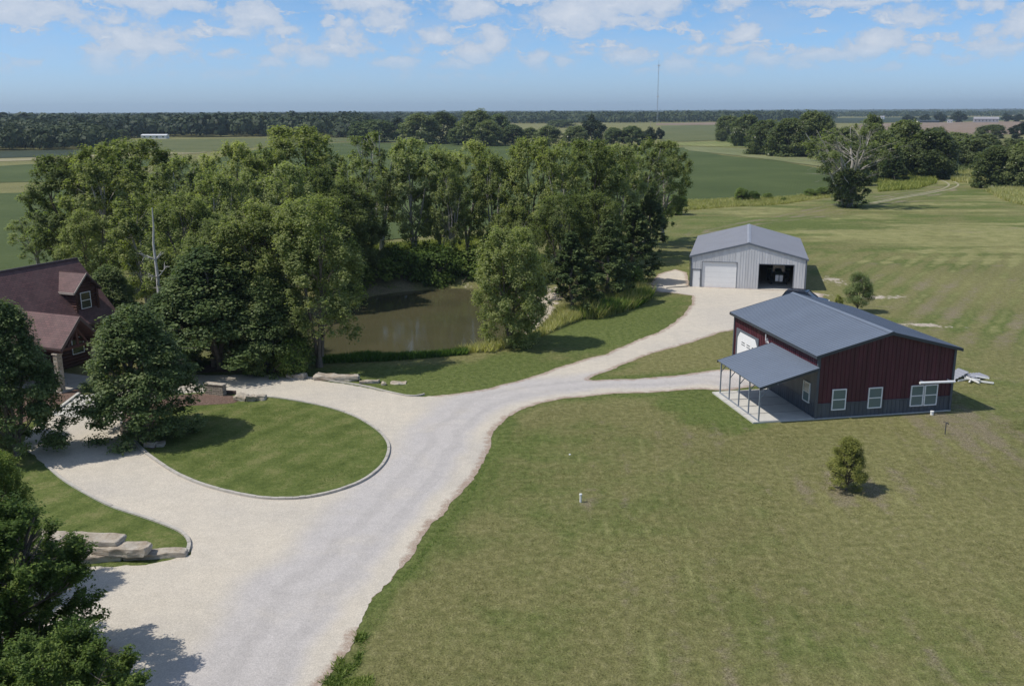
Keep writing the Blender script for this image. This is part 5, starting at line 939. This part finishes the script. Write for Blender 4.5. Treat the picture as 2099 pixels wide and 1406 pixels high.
# log house
SH = Vector((-37.108, 79.78, 0)); HROT = math.atan2(-.388, .922)       # local x = outwards (n), local y = along the ridge (s)
def uv_plane(o, ax_u, ax_v):
    me = o.data; uv = me.uv_layers.new(name='UVMap'); ax_u, ax_v = Vector(ax_u), Vector(ax_v)
    for l in me.loops: c = me.vertices[l.vertex_index].co; uv.data[l.index].uv = (c.dot(ax_u), c.dot(ax_v))
def house():
    t = thing('log_house', 'dark log house with brown shingle roof, dormer and gabled porch', 'house', tuple(SH), HROT)
    hr, he, hw = 8.0, 3.35, 4.19; L0 = -26.0; s = (hr - he) / hw; ln = math.hypot(hw, hr - he); av = ((hw) / ln, 0, -(hr - he) / ln)
    mb = MB(); n = Vector((s, 0, 1)).normalized() * -.14; mb.prism([(0, L0, hr), (hw, L0, he), (hw, 0, he), (0, 0, hr)], n); rf = mb.build('roof', M['shingle'], t); uv_plane(rf, (0, 1, 0), av)
    mb = MB(); n = Vector((-s, 0, 1)).normalized() * -.14; mb.prism([(-.001, L0, hr), (-hw, L0, he), (-hw, 0, he), (-.001, 0, hr)], n); r2 = mb.build('roof', M['shingle'], t); uv_plane(r2, (0, 1, 0), (-av[0], 0, av[2]))
    mb = MB(); mb.tube([(0, L0, hr + .01), (0, .02, hr + .01)], .1, 6); mb.build('ridge_cap', M['soffit'], rf)
    mb = MB(); mb.prism([(hw + .02, .002, he - .2), (0, .002, hr - .22), (0, .002, hr + .02), (hw + .02, .002, he + .03)], (0, .04, 0)); mb.prism([(-hw - .02, .002, he - .2), (0, .002, hr - .22), (0, .002, hr + .02), (-hw - .02, .002, he + .03)], (0, .04, 0)); mb.box(hw + .002, hw + .05, L0, .0, he - .2, he + .0); mb.build('fascia', M['soffit'], t)
    # log walls
    def logwall(mb, a, b, z0, z1, r=.14):
        z = z0 + r
        while z < z1: mb.tube([(a[0], a[1], z), (b[0], b[1], z)], r, 8); z += r * 1.86
    mb = MB(); wx = 3.5; logwall(mb, (wx, L0 + .6, 0), (wx, -.5, 0), 0, 3.3); logwall(mb, (-wx, L0 + .6, 0), (-wx, -.5, 0), 0, 3.3); mb.box(-wx + .02, wx - .02, L0 + .7, L0 + .9, 0, 3.3)
    z = .14
    while z < 7.4: w = min(wx + .3, (hr - z - .3) / s); mb.tube([(-w, -.6, z), (w, -.6, z)], .14, 8); z += .26
    mb.build('wall', M['log'], t)
    # dormer
    f = 3.2; dz, ez = 7.35, 5.93; c = -2.45; hw2 = 1.42; dl = math.hypot(hw2, dz - ez)
    d = MB(); logwall(d, (f - .05, c - 1.08, 0), (f - .05, c + 1.08, 0), 4.2, 6.0, .12)
    z = 6.05
    while z < 7.1: w = min(1.05, (dz - z - .15) * hw2 / (dz - ez)); d.tube([(f - .05, c - w, z), (f - .05, c + w, z)], .12, 8); z += .22
    for sg in (-1, 1):
        z = 4.3
        while z < 6.05: x0 = (hr - z) / s - .1; d.tube([(x0, c + sg * 1.1, z), (f + .2, c + sg * 1.1, z)], .12, 8); z += .223
    dm = d.build('dormer', M['log'], t)
    for sg in (-1, 1):
        mb = MB(); nn = Vector((0, sg * (dz - ez), hw2)).normalized() * -.1; xr = (hr - dz) / s - .15; xe = (hr - ez) / s - .15
        mb.prism([(xr, c, dz), (f + .35, c, dz), (f + .35, c + sg * hw2, ez), (xe, c + sg * hw2, ez)], nn); q = mb.build('dormer_roof', M['shingle'], t); uv_plane(q, (1, 0, 0), (0, sg * hw2 / dl, -(dz - ez) / dl))
        mb = MB(); mb.prism([(f + .352, c + sg * .0, dz - .16), (f + .352, c + sg * hw2, ez - .16), (f + .352, c + sg * hw2, ez + .02), (f + .352, c, dz + .02)], (.04, 0, 0)); mb.box(xe, f + .35, *(sorted((c + sg * (hw2 + .002), c + sg * (hw2 + .07)))), ez - .17, ez - .0); mb.build('fascia', M['log_trim'] if sg < 0 else M['soffit'], q)
    window(t, (f + .07, 0, 0), (0, 1, 0), (1, 0, 0), c - .62, c + .42, 4.42, 5.78, 'pane_dark', True, .06, .06)
    # porch
    c = -8.8; f = 9.0; pz, ez, hw3 = 5.45, 3.45, 1.95; pl = math.hypot(hw3, pz - ez)
    for sg in (-1, 1):
        mb = MB(); nn = Vector((0, sg * (pz - ez), hw3)).normalized() * -.12; xr = (hr - pz) / s - .1; xe = min((hr - ez) / s - .1, hw)
        mb.prism([(xr, c, pz), (f + .3, c, pz), (f + .3, c + sg * hw3, ez), (xe, c + sg * hw3, ez)], nn); q = mb.build('porch_roof', M['shingle'], t); uv_plane(q, (1, 0, 0), (0, sg * hw3 / pl, -(pz - ez) / pl))
        mb = MB(); mb.prism([(f + .302, c, pz - .28), (f + .302, c + sg * hw3, ez - .28), (f + .302, c + sg * hw3, ez + .02), (f + .302, c, pz + .02)], (.05, 0, 0)); mb.box(xe, f + .3, *(sorted((c + sg * (hw3 + .002), c + sg * (hw3 + .06)))), ez - .17, ez - .0); mb.build('fascia', M['soffit'], q)
    for sg in (-1, 1):
        for x in (8.6, 4.6):
            mb = MB(); y = c + sg * 1.75; mb.box(x - .22, x + .22, y - .22, y + .22, 0, 2.9); p = mb.build('pillar', M['lime'], t, .02)
            mb = MB(); mb.box(x - .27, x + .27, y - .27, y + .27, 2.9, 3.0); mb.build('capital', M['lime'], p)
        mb = MB(); mb.tube([(4.2, c + sg * 1.75, 3.15), (9.1, c + sg * 1.75, 3.15)], .13, 8); mb.build('beam', M['log'], t)
    mb = MB(); mb.tube([(8.8, c - 1.75, 3.2), (8.8, c + 1.75, 3.2)], .13, 8); mb.tube([(8.8, c, 3.3), (8.8, c, 5.0)], .11, 8); mb.tube([(8.8, c - .9, 3.3), (8.8, c - .05, 4.5)], .09, 8); mb.tube([(8.8, c + .9, 3.3), (8.8, c + .05, 4.5)], .09, 8); mb.build('gable_truss', M['log'], t)
    mb = MB(); mb.box(3.6, 8.9, c - 2.0, c + 2.0, 0, .16); mb.build('porch_floor', M['conc_old'], t)
    mb = MB(); mb.box(3.62, 3.7, c - .5, c + .5, .16, 2.3); dr = mb.build('door', M['wood'], t); mb = MB(); mb.tube([(3.7, c + .38, 1.15), (3.78, c + .38, 1.15)], .03, 6); mb.build('handle', M['trim_dark'], dr)
    for y in (-.95, .95): window(t, (3.64, 0, 0), (0, 1, 0), (1, 0, 0), c + y - .28, c + y + .28, .5, 2.3, 'pane_dark', False, .05, .06)
    for y in (-4.2, -14, -18.5): window(t, (3.64, 0, 0), (0, 1, 0), (1, 0, 0), y - .6, y + .6, 1.0, 2.4, 'pane_dark', True, .06, .06)
house()

# ------------------------------------------------------------------ vehicle
def car():
    p = gp(1642, 600, 1.55); t = thing('parked_car', 'dark blue car parked between the two metal buildings', 'car', (float(p[0]) + .4, float(p[1]), .012), math.radians(-28))
    def prof(mb, pts, y0, y1, inset=0): mb.prism([(x, y0, z) for x, z in pts], (0, y1 - y0, 0))
    mb = MB(); prof(mb, [(-2.35, .35), (-2.4, .85), (-2.3, 1.02), (-1.0, 1.08), (1.1, 1.06), (2.2, .92), (2.4, .7), (2.38, .35)], -.92, .92); bd = mb.build('body', M['car_paint'], t, .07)
    mb = MB(); b = [(-2.2, -.84, 1.03), (1.2, -.84, 1.03), (1.2, .84, 1.03), (-2.2, .84, 1.03), (-1.8, -.68, 1.66), (.35, -.68, 1.66), (.35, .68, 1.66), (-1.8, .68, 1.66)]
    mb.v = b; mb.f = [(0, 3, 2, 1), (4, 5, 6, 7), (0, 1, 5, 4), (1, 2, 6, 5), (2, 3, 7, 6), (3, 0, 4, 7)]; mb.build('windows', M['car_glass'], t, .03)
    mb = MB(); mb.box(-1.82, .4, -.7, .7, 1.64, 1.74); 
    mb.build('roof', M['car_paint'], t, .04); mb = MB(); mb.bar((-1.6, -.6, 1.79), (.1, -.6, 1.79), .05); mb.bar((-1.6, .6, 1.79), (.1, .6, 1.79), .05); mb.build('roof_rack', M['black'], t)
    mb = MB()
    for sy in (-1, 1):
        for (a, c) in (((1.2, sy * .85, 1.05), (.35, sy * .69, 1.66)), ((-.45, sy * .86, 1.05), (-.45, sy * .69, 1.66)), ((-2.2, sy * .85, 1.05), (-1.8, sy * .69, 1.66))): mb.bar(a, c, .08)
    mb.build('pillars', M['car_paint'], t)
    for sx in (-1.45, 1.45):
        for sy in (-1, 1):
            mb = MB(); mb.tube([(sx, sy * .7, .34), (sx, sy * .94, .34)], .34, 22); w = mb.build('wheel', M['rubber'], t); mb = MB(); mb.tube([(sx, sy * .9, .34), (sx, sy * .95, .34)], .2, 16); mb.build('rim', M['light_steel'], w)
    for sy in (-1, 1):
        mb = MB(); mb.box(2.3, 2.42, sy * .72 - .16, sy * .72 + .16, .68, .82); mb.build('headlight', M['white'], t, .02); mb = MB(); mb.box(-2.43, -2.3, sy * .76 - .1, sy * .76 + .1, .72, .98); mb.build('tail_light', M['maroon'], t, .02)
        mb = MB(); mb.box(.75, .95, sy * 1.02 - .1, sy * 1.02 + .1, 1.05, 1.2); mb.build('mirror', M['car_paint'], t, .03)
car()

# ------------------------------------------------------------------ stones and small things
def rock(name, label, loc, size, rz=0, seed=0, mat='lime', group=None, rough=.12, cuts=9):
    r = random.Random(seed); bm = bmesh.new(); bmesh.ops.create_cube(bm, size=1); bmesh.ops.subdivide_edges(bm, edges=bm.edges[:], cuts=cuts, use_grid_fill=True)
    from mathutils import noise as mn
    off = Vector((r.random() * 50, r.random() * 50, 0)); sx, sy, sz = size
    for v in bm.verts:
        c = v.co.copy(); k = max(abs(c.x), abs(c.y), abs(c.z)) * 2; rr = c.length * 2; c *= 1 - .14 * max(0, rr - 1.25)
        p = Vector((c.x * sx, c.y * sy, c.z * sz)); dn = Vector((0, 0, 0)) + .45 * Vector((mn.noise(p * 4.5 + off), mn.noise(p * 4.5 + off * 2), mn.noise(p * 6 + off * 3))) + Vector((mn.noise(p * 1.3 + off), mn.noise(p * 1.3 + off * 2), mn.noise(p * 1.7 + off * 3))); m = min(sx, sy, sz) if min(sx, sy, sz) > .25 else .35
        v.co = p + dn * rough * m * 2.4
        v.co.z += sz * .5 - .04
    me = bpy.data.meshes.new(name); bm.to_mesh(me); bm.free(); o = link_mesh(name, me, M[mat]); o.location = loc; o.rotation_euler = (0, 0, rz); return tag(o, label, 'rock', group)
def at(px, py, z=0.0): p = gp(px, py, z); return (float(p[0]), float(p[1]), z)
def span(a, b, z): A, B = gp(*a, z), gp(*b, z); return (A + B) / 2, float(np.linalg.norm(B - A)), math.atan2(B[1] - A[1], B[0] - A[0])
LB = 'limestone blocks stacked by the left lawn'
for i, (a, b, z, dp, h, lab) in enumerate([((58, 1152), (150, 1160), 0, .9, .42, 'lowest limestone block, half hidden by the elm shoots'), ((150, 1158), (250, 1150), 0, .9, .4, 'lower limestone block next to the drive, middle of the wall foot'), ((248, 1150), (384, 1142), 0, .6, .3, 'long thin limestone kerb block ending at the lawn kerb'),
        ((60, 1132), (180, 1138), .36, 1.0, .38, 'second-tier limestone block beneath the big top slab'), ((176, 1138), (300, 1142), .3, .85, .42, 'wedge-ended limestone block stepping down to the right'), ((62, 1110), (122, 1116), .68, .9, .28, 'left top limestone block reaching into the leaves'), ((122, 1116), (240, 1122), .66, 1.0, .27, 'big flat limestone slab on top of the wall')]):
    c, L_, an = span(a, b, z); off = Vector((-math.sin(an), math.cos(an), 0)) * dp * .5; rock('limestone_block', lab, (c[0] + off.x, c[1] + off.y, z), (L_ * .98, dp, h), an, 30 + i, 'lime', LB, .09)
for i, (a, b, dp, h, lab) in enumerate([((643, 780), (735, 782), .9, .38, 'long pale limestone slab lying above the drive bend'), ((737, 787), (776, 786), .5, .2, 'thin pale ledge stone right of the long slab'), ((781, 790), (792, 790), .35, .18, 'small yellowish stone right of the ledge stone'), ((800, 788), (832, 788), .7, .08, 'flat grey stone almost buried in the grass by the bend'), ((588, 776), (626, 778), .8, .4, 'grey rock in the tree shade by the drive'),
        ((484, 822), (505, 824), .8, .42, 'left boulder of three at the end of the stone wall'), ((505, 825), (522, 824), .7, .45, 'dark middle boulder of three at the end of the stone wall'), ((522, 822), (543, 822), .7, .38, 'right boulder of three at the end of the stone wall'), ((298, 918), (318, 920), .6, .35, 'pale boulder at the lower tip of the mulch bed'), ((320, 918), (336, 917), .5, .28, 'smaller pale boulder beside the one at the mulch bed tip'), ((252, 890), (268, 893), .5, .7, 'upright pale stone at the foot of the island oak')]):
    c, L_, an = span(a, b, 0); rock('boulder' if i > 3 else 'ledge_stone', lab, (c[0], c[1] + dp * .4, 0.03), (L_, dp, h), an, 60 + i, 'lime', None, .14)
A_, B_ = gp(424, 808), gp(461, 812); L_ = float(np.linalg.norm(B_ - A_)); sw = thing('stone_wall', 'short stacked stone wall at the top of the gravel island', 'wall', tuple(map(float, (A_ + B_) / 2)), math.atan2(B_[1] - A_[1], B_[0] - A_[0]))
mb = MB(); mb.box(-L_ / 2, L_ / 2, -.2, .25, 0, .82); w_ = mb.build('wall', M['stacked'], sw, .02); uv_plane(w_, (1, 1, 0), (0, 0, 1)); mb = MB(); mb.box(-L_ / 2 - .04, L_ / 2 + .04, -.25, .3, .82, .9); mb.build('cap', M['lime'], sw, .02)
c, L_, an = span((461, 809), (483, 810), 0); mb = MB(); mb.box(-L_ / 2, L_ / 2, -.1, .1, 0, .25); o = mb.build('timber', M['soffit'], None, .02); o.location = (c[0], c[1] + .1, .05); o.rotation_euler = (0, 0, an); tag(o, 'dark timber laid between the stone wall and the boulders', 'timber')
c = at(438, 752); mb = MB(); mb.box(-.14, .14, -.14, .14, 0, .55); mb.box(-.2, .2, -.2, .2, .55, .65); o = mb.build('stone_post', M['lime'], None, .02); o.location = (c[0], c[1], 0.0); tag(o, 'small pale stone post behind the drive under the dark oak', 'post')
c = at(1190, 1029); t = thing('vent_pipe', 'white upright pipe standing alone in the big lawn', 'pipe', c); mb = MB(); mb.tube([(0, 0, -.1), (0, 0, .42)], .055, 12); mb.build('pipe', M['pvc'], t); mb = MB(); mb.tube([(0, 0, .4), (0, 0, .47)], .075, 12); mb.build('cap', M['pvc'], t)
c = at(1168, 932); mb = MB(); mb.tube([(0, 0, -.02), (0, 0, .05)], .06, 10); o = mb.build('pipe_cap', M['pvc']); o.location = c; tag(o, 'tiny white pipe cap flush in the lawn above the white pipe', 'cap')
c = at(1910, 850); mb = MB(); mb.tube([(0, 0, -.05), (0, 0, .2)], .11, 12); mb.tube([(0, 0, .2), (0, 0, .26)], .13, 12); o = mb.build('cleanout_cap', M['pvc']); o.location = c; tag(o, 'short white cleanout pipe at the foot of the red wall', 'pipe')
c = at(1937, 890); t = thing('yard_hydrant', 'thin dark hydrant post in the lawn right of the red workshop', 'hydrant', c); mb = MB(); mb.tube([(0, 0, -.1), (0, 0, .75)], .03, 8); mb.build('standpipe', M['trim_dark'], t); mb = MB(); mb.tube([(-.02, 0, .75), (.1, 0, .78), (.14, 0, .66)], .035, 8); mb.build('spout', M['trim_dark'], t); mb = MB(); mb.bar((-.18, 0, .84), (.03, 0, .76), .03); mb.build('handle', M['trim_dark'], t)
# scrap lying behind the workshop
pc = at(1984, 779); r = random.Random(4)
for i in range(9):
    mb = MB(); L_ = .9 + r.random() * .9; mb.box(-L_ / 2, L_ / 2, -.06, .06, 0, .05); mb.box(-L_ / 2, L_ / 2, -.06, -.045, .05, .14); o = mb.build('metal_trim', M['white']); o.location = (pc[0] + r.uniform(-.6, .9), pc[1] + r.uniform(-1.0, 1.0), .03 + i * .022); o.rotation_euler = (r.uniform(-.1, .1), r.uniform(-.05, .05), r.choice([-1.2, -.75, -.5, .35, .8]) + r.uniform(-.2, .2)); tag(o, 'length of white metal trim in the scrap heap behind the workshop', 'trim', 'lengths of trim in the scrap heap')
for i, (dx, dy, lab) in enumerate([(.9, .5, 'bent grey roofing sheet at the right of the scrap heap'), (-.9, .2, 'grey roofing sheet leaning at the workshop end of the scrap heap')]):
    mb = MB(); n = 12
    for k in range(n): x0 = -1 + 2 * k / n; z = .05 * (k % 2); z2 = .05 * ((k + 1) % 2); mb.prism([(x0, -.45, z), (x0 + 2 / n, -.45, z2), (x0 + 2 / n, -.45, z2 + .012), (x0, -.45, z + .012)], (0, .9, 0))
    o = mb.build('roofing_sheet', M['barn_roof']); o.location = (pc[0] + dx, pc[1] + dy, .22 if i == 0 else .35); o.rotation_euler = (.12, .1 - .35 * i, .5); tag(o, lab, 'sheet')

# ------------------------------------------------------------------ far buildings and the mast
def far_building(name, label, px0, px1, py, h, depth, roofh, wallm, roofm, rz=0.0):
    A, B = gp(px0, py), gp(px1, py); L_ = float(np.linalg.norm(B - A)); c = (A + B) / 2; t = thing(name, label, 'building', (float(c[0]), float(c[1]), 0), math.atan2(B[1] - A[1], B[0] - A[0]) + rz)
    mb = MB(); mb.box(-L_ / 2, L_ / 2, 0, depth, 0, h); w = mb.build('wall', M[wallm], t); mb = MB(); mb.prism([(-L_ / 2 - .4, -.4, h + .02), (-L_ / 2 - .4, depth + .4, h + .02), (-L_ / 2 - .4, depth / 2, h + roofh)], (L_ + .8, 0, 0)); mb.build('roof', M[roofm], t)
    n = max(2, int(L_ / 5))
    for k in range(n): x = -L_ / 2 + (k + .5) * L_ / n; mb = MB(); mb.box(x - .7, x + .7, -.03, -.0, h * .35, h * .75); mb.build('window', M['pane_dark'], t)
far_building('mobile_home', 'long white building among the far left trees', 290, 341, 285, 2.7, 5, .9, 'far_white', 'far_white')
far_building('farmhouse', 'small white building in the far left woods', 106, 128, 290, 3.2, 6, 1.4, 'far_white', 'far_white')
far_building('shed', 'tiny white shed right of the far left building', 206, 214, 286, 2.2, 3, .6, 'far_white', 'far_white')
far_building('long_shed', 'long grey farm shed near the right end of the horizon', 1996, 2047, 251.5, 5.5, 16, 3.2, 'far_grey', 'far_grey')
far_building('farmhouse', 'small white farmhouse among the far trees on the right', 1787, 1812, 244.5, 4, 10, 3, 'far_white', 'far_grey')
far_building('shed', 'small violet-grey shed left of the far long shed', 1942, 1952, 252, 3, 5, 1.5, 'far_white', 'far_grey')
far_building('long_shed', 'low dark open shed among the round trees of the far farm', 1875, 1925, 252, 2.6, 8, 1.2, 'trim_dark', 'trim_dark')
def tower():
    P = gp(1346.5, 253.5); d = ray(1350, 124); D = math.hypot(P[0], P[1]); H = CAMH + d[2] * D / math.hypot(d[0], d[1]); t = thing('radio_mast', 'thin lattice radio mast rising far above the horizon', 'mast', tuple(map(float, P)))
    mb = MB(); w = .75; c = [(w * math.cos(a), w * math.sin(a)) for a in (0, 2.094, 4.189)]
    for (x, y) in c: mb.bar((x, y, 0), (x, y, H - 6), .22)
    z = 0; k = 0
    while z < H - 9: i, j = k % 3, (k + 1) % 3; mb.bar((*c[i], z), (*c[j], z + 3), .12); mb.bar((*c[j], z), (*c[(j + 1) % 3], z + 3), .12); z += 3; k += 1
    mb.build('lattice', M['mast'], t); mb = MB(); mb.tube([(0, 0, H - 6), (0, 0, H)], .18, 6); mb.build('antenna', M['mast'], t)
    for a in (0, 2.1, 4.2):
        mb = MB(); mb.box(-.3, .3, -.3, .3, 0, 3.2); o = mb.build('panel_antenna', M['far_white'], t); o.location = (2.0 * math.cos(a), 2.0 * math.sin(a), H - 10); mb = MB(); mb.bar((0, 0, 1.5), (-2 * math.cos(a), -2 * math.sin(a), 1.5), .15); mb.build('arm', M['mast'], o)
    mb = MB(); mb.tube([(0, -1.1, 0), (0, -1.7, 0)], 1.5, 16); o = mb.build('dish', M['far_white'], t); o.location = (0, 0, 43)
    for a in (.4, 2.5, 4.6):
        mb = MB(); mb.tube([(0, 0, H * .92), (55 * math.cos(a), 55 * math.sin(a), 0)], .02, 3); mb.build('guy_wire', M['mast'], t)
tower()
for px, py, ty, lab in ((1303, 262, 247, 'left one of two pale utility poles beyond the bean field'), (1333, 262, 249, 'right one of two pale utility poles beyond the bean field')):
    P = gp(px, py); d = ray(px, ty); D = math.hypot(P[0], P[1]); H = CAMH + d[2] * D / math.hypot(d[0], d[1]); t = thing('utility_pole', lab, 'pole', tuple(map(float, P)), 0, 'utility poles beyond the bean field'); mb = MB(); mb.tube([(0, 0, 0), (0, 0, H)], .22, 6); mb.build('pole', M['log_trim'], t); mb = MB(); mb.bar((-1.2, 0, H - .6), (1.2, 0, H - .6), .15); mb.build('crossarm', M['log_trim'], t)

# ------------------------------------------------------------------ air
def haze():
    m = bpy.data.materials.new('haze'); m.use_nodes = True; nt = m.node_tree; nt.nodes.clear(); out = nt.nodes.new('ShaderNodeOutputMaterial'); v = nt.nodes.new('ShaderNodeVolumePrincipled')
    v.inputs['Color'].default_value = (0.70, 0.87, 1.0, 1); v.inputs['Density'].default_value = 0.000095; v.inputs['Anisotropy'].default_value = 0.2; nt.links.new(v.outputs[0], out.inputs['Volume'])
    mb = MB(); mb.box(-13000, 13000, -13000, 13000, -4, 118); tag(mb.build('haze', m), 'thin blue air over the whole plain', 'haze', None, 'stuff')
haze()
